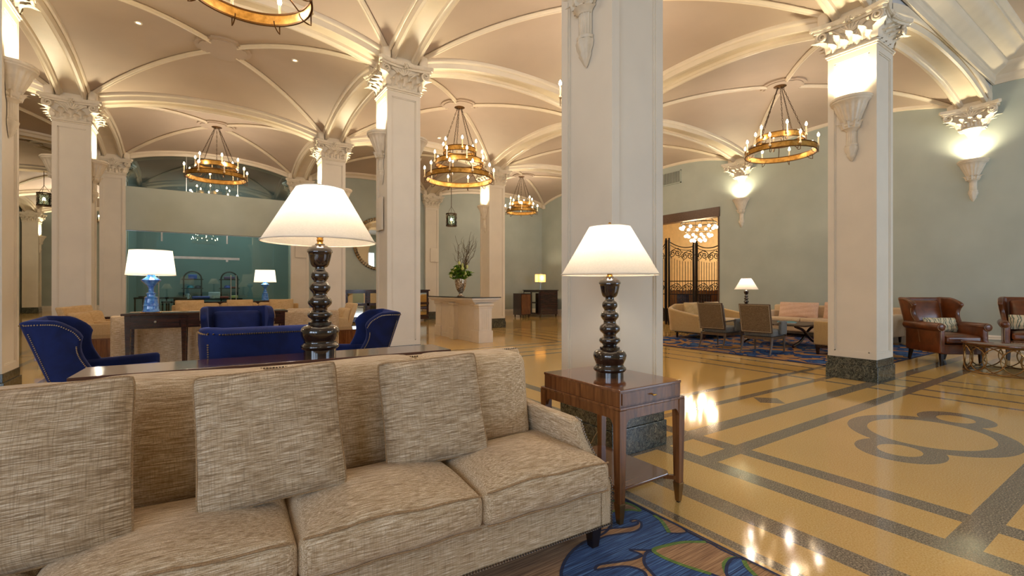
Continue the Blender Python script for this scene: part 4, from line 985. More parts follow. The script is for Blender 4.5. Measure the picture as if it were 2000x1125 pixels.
pillow('lumbar_pillow', .50, .26, .10, 'zig', 'wavy striped lumbar pillow in the leather armchair at the right edge', (11.56, 1.66, .62), (R(-18), 0, R(-78)), 'striped lumbar pillows', seed=6, pipe=None)
# ring table
t = thing('coffee_table', 'round dark topped table on interlaced brass rings beside the leather armchairs', 'coffee table', (9.47, 1.53, 0))
m = MB(); m.lathe([(.50, .40), (.52, .405), (.52, .42), (.51, .425)], (0, 0, 0), 64); m.build('table_top', 'walnuttop', t)
m = MB()
m.tube([(.49*math.cos(a), .49*math.sin(a), .012) for a in [2*PI*i/64 for i in range(64)]], .009, 8, True); m.tube([(.49*math.cos(a), .49*math.sin(a), .392) for a in [2*PI*i/64 for i in range(64)]], .007, 8, True); m.build('rim_hoop', 'brasst', t)
for k in range(16):
    a0 = 2*PI*k/16; m = MB(); hw2 = .215
    m.tube([(.485*math.cos(a0+hw2/.485*math.sin(g)*1.0), .485*math.sin(a0+hw2/.485*math.sin(g)*1.0), .20+.183*math.cos(g)) for g in [2*PI*i/32 for i in range(32)]], .008, 6, True, sx=1.3); m.build('brass_ring', 'brasst', t)
# ---------------------------------------------------------------- right seating group
def exposed_chair(label, loc, rz):
    t = thing('open_back_armchair', label, 'armchair', loc, rz, 'grey woven armchairs with wood frames')
    w, h = .27, .90
    def bk(x, y, z): return (x, y+(max(0, z-.36))*.22, z)
    m = MB(); m.box(-w, w, .265, .295, .38, h-.0); o = m.build('back_frame', 'legwood', t, smooth=0, fn=bk); bevel(o, .006)
    m = MB(); m.rbox(-w+.022, w-.022, .288, .304, .40, h-.022, .008, 6, 2, bk); m.build('back_panel', 'greyf', t, smooth=60)
    m = MB(); pts = [(-w+.02, .40), (w-.02, .40), (w-.02, h-.02), (-w+.02, h-.02)]; m.tube([bk(x, .302, z) for x, z in pts], .006, 6, True); m.build('welt', 'greytrim', t, smooth=0)
    m = MB(); m.rbox(-w+.02, w-.02, .19, .27, .42, h-.03, .03, 6, 3, bk); m.build('inside_back', 'bluegrey', t, smooth=60)
    m = MB(); m.rbox(-w+.02, w-.02, -.30, .24, .31, .43, .035, 6, 3); m.build('seat_cushion', 'bluegrey', t, smooth=60)
    m = MB(); m.box(-w, w, -.31, .28, .26, .31); m.build('seat_frame', 'legwood', t, smooth=0)
    for s_ in (-1, 1):
        m = MB(); m.rbox(s_*(w+.01)-.03, s_*(w+.01)+.03, -.28, -.02, .34, .585, .02, 4, 3); m.build('arm_pad', 'bluegrey', t, smooth=60)
        m = MB(); m.hexa([(s_*(w+.01)-.018, -.29, .555), (s_*(w+.01)+.018, -.29, .555), (s_*(w+.01)+.018, .30, .53), (s_*(w+.01)-.018, .30, .53)], [(s_*(w+.01)-.018, -.29, .58), (s_*(w+.01)+.018, -.29, .58), (s_*(w+.01)+.018, .30, .555), (s_*(w+.01)-.018, .30, .555)]); m.leg(s_*(w+.01), -.285, .30, .57, .03, .028); m.build('arm_rail', 'legwood', t, smooth=0)
        m = MB(); m.tube([(s_*(w-.015), -.285, 0), (s_*(w-.015), -.285, .28)], [.014, .024], 4); m.build('leg', 'legwood', t, smooth=0)
        m = MB(); m.tube([(s_*(w-.02), .275+.10*(1-q)**2, .30*q) for q in [i/6 for i in range(7)]], [.015+.011*i/6 for i in range(7)], 4); m.build('leg', 'legwood', t, smooth=0)
    return t
exposed_chair('grey woven armchair on the rug, nearer the leather chairs', (8.62, 4.56, .0125), R(97))
exposed_chair('grey woven armchair on the rug, nearer the iron gates', (8.66, 5.42, .0125), R(90))
def curved(t, mat, W, D, h0, h1, y0, leg=True, legm='dwood'):
    hw_ = W/2
    def sh(u, v):
        a = 2*u-1; aa = abs(a); s_ = 1 if a > 0 else -1; A = .5
        if aa < A: x, y = aa/A*(hw_-.14), D/2
        else:
            q = (aa-A)/(1-A)
            if q < .3: g = q/.3*PI/2; x, y = hw_-.14+.14*math.sin(g), D/2-.14*(1-math.cos(g))
            else: g = (q-.3)/.7; x, y = hw_, D/2-.14-(D-.16)*g
        z1 = h0+(h1-h0)*(max(0, (aa-.42)/.58))**.8
        z = y0+(z1-y0)*v; return (s_*x*(1+.12*(z-y0)), y+.05*(z-y0), z)
    m = MB(); m.grid(sh, 60, 10); o = m.build('curved_back', mat, t, smooth=70)
    md = o.modifiers.new('thick', 'SOLIDIFY'); md.thickness = .10; md.offset = -1
    bv = o.modifiers.new('bevel', 'BEVEL'); bv.width = .035; bv.segments = 3; bv.limit_method = 'ANGLE'; bv.angle_limit = R(50)
    m = MB(); m.rbox(-hw_+.1, hw_-.1, -D/2-.02, D/2-.1, y0+.05, .44, .04, 8, 3); m.build('seat_cushion', mat, t, smooth=60)
    m = MB(); m.box(-hw_+.04, hw_-.04, -D/2+.02, D/2-.04, y0-.04, y0+.06); m.build('base', legm, t, smooth=0)
    for x in (-hw_+.08, hw_-.08):
        for y in (-D/2+.05, D/2-.08): m = MB(); m.leg(x, y, 0, y0-.03, .03, .045); m.build('leg', legm, t, smooth=0)
t = thing('loveseat', 'tan velvet loveseat with curved arms behind the grey armchairs', 'loveseat', (10.34, 6.78, .0125), 0)
curved(t, 'tanv', 1.72, .86, .80, .56, .16)
for k, (x, l) in enumerate(((9.9, 'tan pillow at the left end of the velvet loveseat'), (10.72, 'tan pillow at the right end of the velvet loveseat'))):
    pillow('back_pillow', .62, .40, .16, 'tanv', l, (x, 6.93, .66), (R(-14), 0, 0), 'loveseat pillows', seed=8+k, pipe=None)
t = thing('sofa', 'cream sofa against the green wall at the right, with blush pillows', 'sofa', (12.28, 5.0, .012), R(-90))
m = MB(); m.rbox(-1.35, 1.35, -.42, .42, .14, .34, .03, 8, 2); m.build('base', 'pale', t, smooth=50)
for k in range(3): m = MB(); x0 = -1.2+.8*k; m.rbox(x0+.004, x0+.796, -.46, .25, .335, .47, .05, 8, 3); m.build('seat_cushion', 'pale', t, smooth=60)
m = MB(); m.rbox(-1.35, 1.35, .25, .43, .14, .76, .05, 8, 3); m.build('back', 'pale', t, smooth=60)
for s_ in (-1, 1): m = MB(); m.rbox(s_*1.28-.09, s_*1.28+.09, -.42, .40, .14, .62, .04, 4, 3); m.build('arm', 'pale', t, smooth=60)
for x in (-1.28, 1.28):
    for y in (-.36, .36): m = MB(); m.leg(x, y, 0, .14, .035, .05); m.build('leg', 'dwood', t, smooth=0)
pillow('back_pillow', .92, .40, .16, 'pink', 'long blush pillow at the left of the cream wall sofa', (12.26, 5.62, .655), (R(-12), 0, R(-90)), 'blush pillows on the cream wall sofa', seed=12, pipe=None)
pillow('back_pillow', .92, .42, .16, 'pink', 'long blush pillow on the cream wall sofa, half hidden by the right column', (12.26, 4.60, .665), (R(-12), 0, R(-90)), 'blush pillows on the cream wall sofa', seed=13, pipe=None)
t = thing('lounge_chair', 'boxy tan upholstered chair on the rug, half hidden by the right column', 'lounge chair', (9.62, 3.52, .012), R(180))
m = MB(); m.rbox(-.42, .42, -.42, .40, .17, .44, .03, 6, 3); m.build('seat', 'tanv', t, smooth=60)
for s_ in (-1, 1): m = MB(); m.rbox(s_*.42-.06, s_*.42+.06, -.42, .42, .17, .60, .03, 4, 3); m.build('arm', 'tanv', t, smooth=60)
m = MB(); m.rbox(-.42, .42, .34, .46, .17, .78, .04, 6, 3); m.build('back', 'tanv', t, smooth=60)
m = MB(); m.box(-.45, .45, -.40, .42, .12, .17); m.build('plinth_frame', 'dwood', t, smooth=0)
for x in (-.42, .42):
    for y in (-.37, .39): m = MB(); m.leg(x, y, 0, .12, .035, .05); m.build('leg', 'dwood', t, smooth=0)
t = thing('coffee_table', 'wood coffee table with crossed curved legs in front of the cream wall sofa', 'coffee table', (10.15, 5.0, .012))
m = MB(); m.rbox(-.55, .55, -.72, .72, .435, .47, .01, 4, 2); m.build('table_top', 'legwood', t, smooth=40)
for y in (-.5, .5):
    for s_ in (-1, 1):
        m = MB(); m.tube([(s_*(-.50+1.0*q), y+.02*s_, .035+.40*(q**1.0)+.10*math.sin(q*PI)*-(1) * (1 if q < .5 else -1)*math.sin(q*2*PI)*.5*(1 if q < .5 else -1)) for q in [i/16 for i in range(17)]], .026, 6); m.build('crossed_leg', 'dwood', t)
m = MB(); m.tube([(0, -.5, .23), (0, .5, .23)], .02, 8); m.build('stretcher', 'dwood', t)
for k, (x, y, c) in enumerate(((10.0, 4.8, 'm_white'), (10.02, 4.82, 'm_teal'))):
    m = MB(); m.box(-.12, .12, -.16, .16, 0, .012); tag(m.build('magazine', c, smooth=0, loc=(x, y, .4825+.0125*k), rot=(0, 0, .3+.3*k)), ['pale magazine lying under the other on the wood coffee table', 'teal magazine lying on top on the wood coffee table'][k], 'magazine')
def side_table(label, loc, w, d, h, mat='dwood'):
    t = thing('side_table', label, 'side table', loc); m = MB(); m.box(-w/2, w/2, -d/2, d/2, h-.03, h); m.build('table_top', mat, t, smooth=0)
    m = MB(); m.box(-w/2+.03, w/2-.03, -d/2+.03, d/2-.03, .12, .15); m.build('shelf', mat, t, smooth=0)
    for x in (-w/2+.03, w/2-.03):
        for y in (-d/2+.03, d/2-.03): m = MB(); m.leg(x, y, 0, h-.03, .03, .04); m.build('leg', mat, t, smooth=0)
side_table('dark side table under the far turned lamp by the green wall', (11.66, 6.6, .012), .44, .44, .558)
side_table('added dark side table, unseen behind the viewer at the left, carrying the added turned lamp', (-1.75, -.35, .012), .5, .5, .558)  # added only to carry the left fill lamp
side_table('added dark side table, unseen behind the viewer at the right, carrying the added turned lamp', (2.9, -1.3, 0), .5, .5, .57)  # unseen stand added for the right fill lamp
side_table('small dark side table right of the right column by the green wall', (12.35, 3.2, .012), .5, .5, .56)
# ---------------------------------------------------------------- white flower table
t = thing('display_table', 'white panelled table with fluted pilasters and black glass top', 'table', (5.15, 9.9, 0))
HX, HY = .20, 1.02
m = MB(); m.box(-HX+.06, HX-.06, -HY+.06, HY-.06, .1, .84); m.build('body', 'white', t, smooth=0)
m = MB()
for a, z0, z1 in ((.02, .84, .87), (.05, .87, .89), (.10, .89, .925), (.14, .925, .94), (.15, .94, .985)): m.box(-HX-a, HX+a, -HY-a, HY+a, z0, z1)
bevel(m.build('cornice', 'white', t, smooth=0), .008)
m = MB(); m.box(-HX-.17, HX+.17, -HY-.17, HY+.17, .985, 1.0); m.build('glass_top', 'blackglass', t, smooth=0)
m = MB(); m.box(-HX+.04, HX-.04, -HY+.04, HY-.04, 0, .1); m.build('skirting', 'white', t, smooth=0)
for x, y in ((0, -HY+.05), (0, HY-.05), (-HX+.03, 0), (HX-.03, 0)):
    m = MB(); a = .16 if x == 0 else .09; m.box(x-a-.02, x+a+.02, y-a-.02, y+a+.02, 0, .26); m.box(x-a, x+a, y-a, y+a, .26, .80); m.box(x-a-.015, x+a+.015, y-a-.015, y+a+.015, .76, .80)
    for g in (-.075, -.025, .025, .075):
        m.box(x-a-.006, x+a+.006, y+g-.012, y+g+.012, .30, .72); m.box(x+g-.012, x+g+.012, y-a-.006, y+a+.006, .30, .72)
    m.rbox(x-a-.04, x+a+.04, y-a-.04, y+a+.04, .80, .86, .025, 3, 2)
    bevel(m.build('pilaster', 'white', t, smooth=30), .004)
# vase and flowers
vx, vy = 5.10, 9.85
t = thing('flower_vase', 'mercury glass vase holding lime blooms and tall curly twigs on the white table', 'vase', (vx, vy, 1.0))
m = MB(); m.lathe([(.085, 0), (.09, .015), (.05, .03), (.035, .06), (.05, .09), (.09, .15), (.125, .25), (.14, .36), (.135, .42), (.125, .42), (.12, .30)], (0, 0, 0), 32); m.build('vase_body', 'mercury', t, smooth=60)
random.seed(5)
for k in range(60):
    a = random.uniform(0, 2*PI); r = random.uniform(.02, .24); h = .58+math.sqrt(max(0, .2**2-(r*.8)**2))*random.uniform(-.9, 1); p = (r*math.cos(a)*1.0, r*math.sin(a), h)
    m = MB()
    for q in range(9):
        g = random.uniform(0, 2*PI); e = random.uniform(.1, 1.2); d = Vector((math.cos(g)*math.sin(e), math.sin(g)*math.sin(e), math.cos(e)*.7)); s_ = d.cross(Vector((0, 0, 1))); s_.normalize(); c = Vector(p)-Vector((0, 0, .05)); l_ = random.uniform(.09, .16)
        m.add([c, c+d*l_*.5+s_*.028, c+d*l_+Vector((0, 0, -.02)), c+d*l_*.5-s_*.028+Vector((0, 0, .01))], [(0, 1, 2, 3)])
    m.build('leaf_cluster', 'leaf', t, smooth=0)
for k in range(16):
    a = 2*PI*k/16+random.uniform(-.2, .2); r = random.uniform(.06, .25); h = .62+random.uniform(-.1, .2)-(r-.1)*.4; m = MB(); m.sphere((r*math.cos(a), r*math.sin(a), h), random.uniform(.028, .042), 8, sz=1.35)
    m.tube([(0, 0, .36), (r*.5*math.cos(a), r*.5*math.sin(a), h-.12), (r*math.cos(a), r*math.sin(a), h-.03)], .004, 5); m.build('bloom', 'bud', t)
for k in range(13):
    a = random.uniform(-.7, 1.2); L_ = random.uniform(.75, 1.15); ph = random.uniform(0, 6); dx = random.uniform(-.18, .42)
    pts = [(dx*q*.83+.035*math.sin(9*q+ph)*q**.5*1.2, -dx*q*.55+.03*math.cos(8*q+ph), .40+L_*q) for q in [i/26 for i in range(27)]]
    m = MB(); m.tube(pts, [.0075*(1-.8*i/26)+.0015 for i in range(27)], 5)
    for i in (10, 15, 20):
        b = Vector(pts[i]); sg = random.choice((-1, 1)); m.tube([b, b+Vector((sg*.06, -sg*.04, .06)), b+Vector((sg*.07, -sg*.045, .16)), b+Vector((sg*.11, -sg*.07, .22))], [.004, .003, .002, .001], 4)
    m.build('curly_twig', 'twig', t)
# ---------------------------------------------------------------- back wall: mirror, mirrored console, cabinets
t = thing('wall_mirror', 'large round mirror with faceted rim on the back wall, partly hidden by the column', 'mirror', (5.38, 16.74, 2.80))
m = MB(); m.lathe([(.001, .03), (.86, .03)], (0, 0, 0), 64, caps=False); m.build('mirror_glass', 'mirror', t, rot=(PI/2, 0, 0))
m = MB()
for k in range(60):
    a = 2*PI*k/60
    for r0, r1 in ((.86, .91), (.91, .98)):
        b = a+2*PI/60; c = (a+b)/2; ri = (r0+r1)/2
        m.add([(r0*math.cos(a), -.03, r0*math.sin(a)), (r0*math.cos(b), -.03, r0*math.sin(b)), (r1*math.cos(b), -.02, r1*math.sin(b)), (r1*math.cos(a), -.02, r1*math.sin(a)), (ri*math.cos(c), -.055, ri*math.sin(c))], [(0, 1, 4), (1, 2, 4), (2, 3, 4), (3, 0, 4)])
m.lathe([(.98, -.02), (.98, .0)], (0, 0, 0), 4, 0, .01); m.build('faceted_rim', 'facet', t, smooth=0)
def mconsole(label, x0, x1, y0, y1, h, n):
    t = thing('mirrored_console', label, 'console table', ((x0+x1)/2, (y0+y1)/2, 0)); w, d = (x1-x0)/2, (y1-y0)/2
    m = MB(); m.box(-w-.03, w+.03, -d-.02, d, h-.05, h); m.build('table_top', 'dwood', t, smooth=0)
    m = MB(); m.box(-w, w, -d+.03, d-.01, .12, h-.05); m.build('case', 'dwood', t, smooth=0)
    bw = 2*w/n
    for k in range(n):
        for z0, z1 in ((.22, h*.52), (h*.60, h-.12)):
            m = MB(); m.box(-w+bw*k+.09, -w+bw*(k+1)-.09, -d+.015, -d+.028, z0, z1); m.build('mirror_panel', 'mirror', t, smooth=0)
        m = MB(); m.box(-w+bw*k-.03, -w+bw*k+.05, -d, -d+.05, 0, h-.05); m.build('upright', 'dwood', t, smooth=0)
    m = MB(); m.box(-w, w, -d, -d+.04, h*.52, h*.60); m.box(-w, w, -d, d, .06, .14); m.build('rail', 'dwood', t, smooth=0)
mconsole('long dark mirrored console against the back wall under the round mirror', 3.95, 6.95, 15.95, 16.45, 1.14, 4)
t = thing('mirrored_cabinet', 'dark wood cabinet with mirrored pane doors carrying the amber lamp', 'cabinet', (11.95, 15.75, 0))
m = MB(); m.box(-.45, .45, -.6, .6, .1, 1.09); m.build('case', 'dwood', t, smooth=0)
m = MB(); m.box(-.48, .48, -.63, .63, 1.09, 1.12); m.build('cabinet_top', 'dwood', t, smooth=0)
for s_ in (-1, 1):
    m = MB(); m.box(-.47, -.45, min(0, s_*.58), max(0, s_*.58), .13, 1.06); dr = m.build('door', 'dwood', t, smooth=0)
    for z0, z1 in ((.18, .56), (.62, 1.02)): m = MB(); m.box(-.478, -.468, s_*.29-.23, s_*.29+.23, z0, z1); m.build('mirror_pane', 'mirror', dr, smooth=0)
for x in (-.4, .4):
    for y in (-.55, .55): m = MB(); m.leg(x, y, 0, .1, .03, .06); m.build('foot', 'dwood', t, smooth=0)
t = thing('low_cabinet', 'low plain dark cabinet left of the mirrored cabinet by the back wall', 'cabinet', (10.90, 15.62, 0))
m = MB(); m.box(-.24, .24, -.28, .28, .1, .98); m.build('case', 'dwood', t, smooth=0)
for s_ in (-1, 1): m = MB(); m.box(min(0, s_*.22), max(0, s_*.22), -.3, -.28, .14, .94); m.build('door', 'walnut', t, smooth=0)
for x in (-.2, .2): m = MB(); m.leg(x, -.2, 0, .1, .03, .05); m.leg(x, .2, 0, .1, .03, .05); m.build('foot', 'dwood', t, smooth=0)
# flat panels on column faces
for x, y, z0, z1, l, ax in ((2.385, 7.44, 2.13, 2.66, 'flat cream wall panel on the left face of the column behind the right blue chair', 'x'), (7.46, 16.595, 2.2, 2.73, 'flat cream panel on the back wall column left of the vase', 'y'), (2.69, 16.595, 2.2, 3.0, 'flat cream panel on the shopfront right jamb above the conical lamp', 'y')):
    m = MB(); b = (.014, .15) if ax == 'x' else (.17, .012); m.rbox(x-b[0], x+b[0], y-b[1], y+b[1], z0, z1, .008, 2, 2); tag(m.build('speaker_panel', 'plaster'), l, 'wall panel')
t = thing('air_vent', 'dark slatted air vent high on the green wall above the gate doorway', 'vent', (XE, 9.75, 4.80))
m = MB(); m.box(-.012, 0, -.34, .34, -.19, .19); m.build('backing', 'black', t, smooth=0)
m = MB(); m.box(-.03, 0, -.36, .36, .18, .21); m.box(-.03, 0, -.36, .36, -.21, -.18); m.box(-.03, 0, -.36, -.33, -.21, .21); m.box(-.03, 0, .33, .36, -.21, .21); m.build('frame', 'green', t, smooth=0)
for k in range(13): m = MB(); y = -.30+.05*k; m.box(-.028, -.008, y-.011, y+.011, -.18, .18); m.build('slat', 'green', t, smooth=0)
# ---------------------------------------------------------------- left seating group
t = thing('console_table', 'dark console table with drawers carrying the blue lamp, behind the tan sofa back', 'console table', (.10, 7.95, 0), R(-2))
m = MB(); m.box(-.98, .98, -.20, .20, .835, .865); bevel(m.build('table_top', 'dwood', t, smooth=0), .008)
m = MB(); m.box(-.93, .93, -.17, .17, .66, .835); m.build('apron', 'dwood', t, smooth=0)
for k in range(3):
    x = -.62+.62*k; m = MB(); m.box(x-.26, x+.26, -.185, -.17, .685, .81); d_ = m.build('drawer', 'dwood', t, smooth=0); m = MB(); m.sphere((x, -.2, .748), .016, 8); m.build('knob', 'steel', d_)
for x in (-.91, -.31, .31, .91):
    for y in (-.15, .15): m = MB(); m.leg(x, y, 0, .835, .035, .065); m.build('leg', 'dwood', t, smooth=0)
def plain_sofa(label, loc, rz, L_, mat, n=3, h=.80):
    t = thing('sofa', label, 'sofa', loc, rz); w = L_/2
    m = MB(); m.rbox(-w, w, -.42, .42, .10, .33, .02, 8, 2); m.build('base', mat, t, smooth=50)
    m = MB(); m.rbox(-w, w, .32, .45, .10, h, .03, 8, 3); m.build('back', mat, t, smooth=50)
    for s_ in (-1, 1): m = MB(); m.rbox(s_*(w-.07)-.07, s_*(w-.07)+.07, -.42, .40, .10, .60, .03, 4, 3); m.build('arm', mat, t, smooth=50)
    c = (L_-.28)/n
    for k in range(n):
        x0 = -w+.14+c*k; m = MB(); m.rbox(x0+.004, x0+c-.004, -.44, .2, .32, .46, .05, 8, 3); m.build('seat_cushion', mat, t, smooth=60)
        m = MB(); m.rbox(x0+.004, x0+c-.004, .14, .33, .45, h+.04, .07, 8, 3, lambda x, y, z: (x, y+.1*(z-.45), z)); m.build('back_cushion', mat, t, smooth=60)
    for x in (-w+.06, w-.06):
        for y in (-.36, .38): m = MB(); m.leg(x, y, 0, .1, .035, .05); m.build('leg', 'dwood', t, smooth=0)
plain_sofa('tan sofa seen from behind, back against the dark lamp console', (.45, 8.72, 0), R(180), 3.0, 'linen', 4, .82)
plain_sofa('far cream sofa facing the camera below the shopfront bulkhead', (.75, 12.95, 0), 0, 2.7, 'cream', 3, .80)
for k, (x, l) in enumerate(((-.25, 'cream pillow at the left end of the far cream sofa'), (.75, 'cream pillow in the middle of the far cream sofa'), (1.65, 'cream pillow at the right end of the far cream sofa'))):
    pillow('back_pillow', .56, .42, .16, 'cream', l, (x, 12.93, .72), (R(-12), 0, 0), 'pillows on the far cream sofa', seed=20+k, pipe=None)
side_c = thing('console_table', 'dark console table behind the far cream sofa, below the distant blue lamp', 'console table', (.85, 14.3, 0))
m = MB(); m.box(-1.1, 1.1, -.2, .2, .82, .85); m.build('table_top', 'dwood', side_c, smooth=0); m = MB(); m.box(-1.05, 1.05, -.17, .17, .68, .82); m.build('apron', 'dwood', side_c, smooth=0)
for x in (-1.02, 1.02):
    for y in (-.14, .14): m = MB(); m.leg(x, y, 0, .82, .035, .06); m.build('leg', 'dwood', side_c, smooth=0)
def lounge(label, loc, rz, mat='cream'):
    t = thing('lounge_chair', label, 'lounge chair', loc, rz, 'cream reclined lounge chairs')
    m = MB(); m.rbox(-.31, .31, .22, .32, .30, .88, .025, 6, 3, lambda x, y, z: (x, y+.30*(z-.3), z)); m.build('back', mat, t, smooth=60)
    m = MB(); m.rbox(-.28, .28, .08, .23, .46, .78, .05, 6, 3, lambda x, y, z: (x, y+.30*(z-.3), z)); m.build('back_cushion', mat, t, smooth=60)
    m = MB(); m.rbox(-.29, .29, -.36, .22, .33, .47, .045, 6, 3); m.build('seat_cushion', mat, t, smooth=60)
    m = MB(); m.rbox(-.31, .31, -.36, .30, .2, .34, .02, 6, 2); m.build('base', mat, t, smooth=60)
    for s_ in (-1, 1): m = MB(); m.rbox(s_*.32-.035, s_*.32+.035, -.36, .28, .2, .60, .02, 4, 3); m.build('arm', mat, t, smooth=60)
    for x in (-.27, .27):
        for y in (-.3, .25): m = MB(); m.leg(x, y, 0, .2, .03, .045); m.build('leg', 'dwood', t, smooth=0)
lounge('cream lounge chair at the foot of the wide left column, nearer the camera', (-1.48, 10.66, 0), R(80)); lounge('cream lounge chair at the foot of the wide left column, farther one', (-1.42, 11.40, 0), R(80))
lounge('cream lounge chair just right of the black lamp base, facing left', (2.2, 10.1, 0), R(-90))
def box_table(label, loc, w, d):
    t = thing('box_table', label, 'side table', loc, 0, 'low walnut box tables'); m = MB(); m.box(-w/2, w/2, -d/2, d/2, .13, .40); m.build('case', 'walnut', t, smooth=0)
    m = MB(); m.box(-w/2-.01, w/2+.01, -d/2-.01, d/2+.01, .40, .42); m.build('table_top', 'walnuttop', t, smooth=0)
    m = MB(); m.box(-w/2+.03, w/2-.03, -d/2+.03, d/2-.03, .09, .13); m.box(-w/2+.03, -w/2+.07, -d/2+.03, d/2-.03, 0, .1); m.box(w/2-.07, w/2-.03, -d/2+.03, d/2-.03, 0, .1); m.build('brass_base', 'brasst', t, smooth=0)
box_table('low walnut box table between the left blue wing chair and the lounge chairs', (-1.62, 9.85, 0), .85, .7); box_table('low walnut box table left of the right blue wing chair', (2.41, 9.3, 0), .85, .7)
side_table('dark side table by the wide column, behind the farther lounge chair', (-1.25, 12.45, 0), .8, .4, .62)
# ---------------------------------------------------------------- shop behind the glass
light('AREA', (.5, 18.6, 5.4), 150, (.95, .96, 1), rot=(0, 0, 0), size=2.5, name='shop_ceiling_light')
def etagere(x, label):
    t = thing('arched_shelf', label, 'shelf', (x, 20.1, 0))
    for s_ in (-1, 1): m = MB(); m.box(s_*.26-.02, s_*.26+.02, -.15, .15, 0, 1.55); m.build('upright', 'blackmetal', t, smooth=0)
    m = MB(); m.tube([(.26*math.cos(a), 0, 1.53+.26*math.sin(a)) for a in [PI*i/16 for i in range(17)]], .028, 6); m.build('arch', 'blackmetal', t)
    for z in (.42, .8, 1.2, 1.52): m = MB(); m.box(-.32, .32, -.17, .17, z-.03, z); m.build('shelf_board', 'blackmetal', t, smooth=0)
etagere(-.30, 'black arched shelf at the left inside the glass shop'); etagere(.82, 'black arched shelf at the right inside the glass shop')
def item(name, mat, x, y, z, w, h, label, kind='box'):
    m = MB()
    if kind == 'cap': m.lathe([(w*.62, 0), (w*.5, .01), (w*.5, h*.6), (w*.3, h), (.001, h*1.05)], (0, 0, 0), 16); m.box(-w*.4, w*.4, -w*.95, -w*.3, 0, .012)
    elif kind == 'mug': m.lathe([(w*.5, 0), (w*.5, h), (w*.44, h), (w*.42, .02)], (0, 0, 0), 16); m.tube([(w*.5+.035*math.sin(q*PI), 0, h*.2+h*.6*q) for q in [i/8 for i in range(9)]], .008, 6)
    elif kind == 'shirt': m.rbox(-w/2, w/2, -w/3, w/3, 0, h, min(.02, h*.45), 4, 2)
    else: m.rbox(-w/2, w/2, -w/3, w/3, 0, h, .012, 2, 2)
    tag(m.build(name, mat, loc=(x, y, z), smooth=50), label, name.replace('_', ' '))
item('folded_shirt', 'm_blue', -.30, 20.1, 1.52, .26, .16, 'bright blue folded bundle on the top board of the left arched shelf', 'shirt')
item('cap', 'm_teal', -.36, 20.1, 1.2, .2, .10, 'teal cap on the middle board of the left arched shelf', 'cap'); item('cap', 'm_navy', -.14, 20.1, 1.2, .2, .09, 'navy cap on the middle board of the left arched shelf', 'cap')
item('folded_shirt', 'm_purple', .82, 20.1, 1.52, .34, .10, 'purple folded bundle on the top board of the right arched shelf', 'shirt')
item('cap', 'm_blue', .76, 20.1, 1.2, .22, .10, 'blue cap on the middle board of the right arched shelf', 'cap'); item('folded_shirt', 'm_red', .95, 20.1, 1.2, .22, .05, 'red folded shirt on the middle board of the right arched shelf', 'shirt')
side_table('black display table in the middle of the shop, holding boxes and mugs', (.30, 18.9, 0), 1.7, .7, .84, 'blackmetal')
item('folded_shirt', 'm_blue', -.05, 18.85, .84, .5, .08, 'wide blue folded stack on the shop display table', 'shirt'); item('gift_box', 'm_white', .33, 18.9, .84, .34, .22, 'white printed gift box on the shop display table'); item('mug', 'm_white', .30, 18.68, .84, .09, .10, 'white mug in front of the gift box', 'mug')
item('bottle', 'm_white', -.42, 18.8, .84, .09, .18, 'white bottle left of the blue stack on the shop table', 'mug'); item('folded_shirt', 'm_red', .62, 18.85, .84, .26, .07, 'red folded shirt on the right of the shop display table', 'shirt'); item('folded_shirt', 'm_yellow', .92, 18.9, .84, .22, .10, 'yellow green folded shirt at the right end of the shop table', 'shirt')
def rail_table(label, loc, w, h):
    t = thing('nesting_table', label, 'side table', loc); m = MB(); m.box(-w/2, w/2, -.22, .22, h-.05, h); m.build('table_top', 'blackmetal', t, smooth=0)
    for k in range(6): x = -w/2+.03+(w-.06)*k/5; m = MB(); m.box(x-.02, x+.02, -.2, -.16, 0, h-.05); m.build('leg', 'blackmetal', t, smooth=0)
rail_table('taller black slatted table inside the glass shop at the left', (-1.2, 17.8, 0), 1.0, .92); rail_table('shorter black slatted table inside the glass shop, right of the taller one', (-.62, 17.35, 0), .8, .80)
item('book', 'book', -1.45, 17.8, .92, .3, .04, 'dark flat book on the taller slatted table in the shop'); item('gift_box', 'book', -.55, 17.35, .80, .3, .12, 'dark small box on the shorter slatted table in the shop')
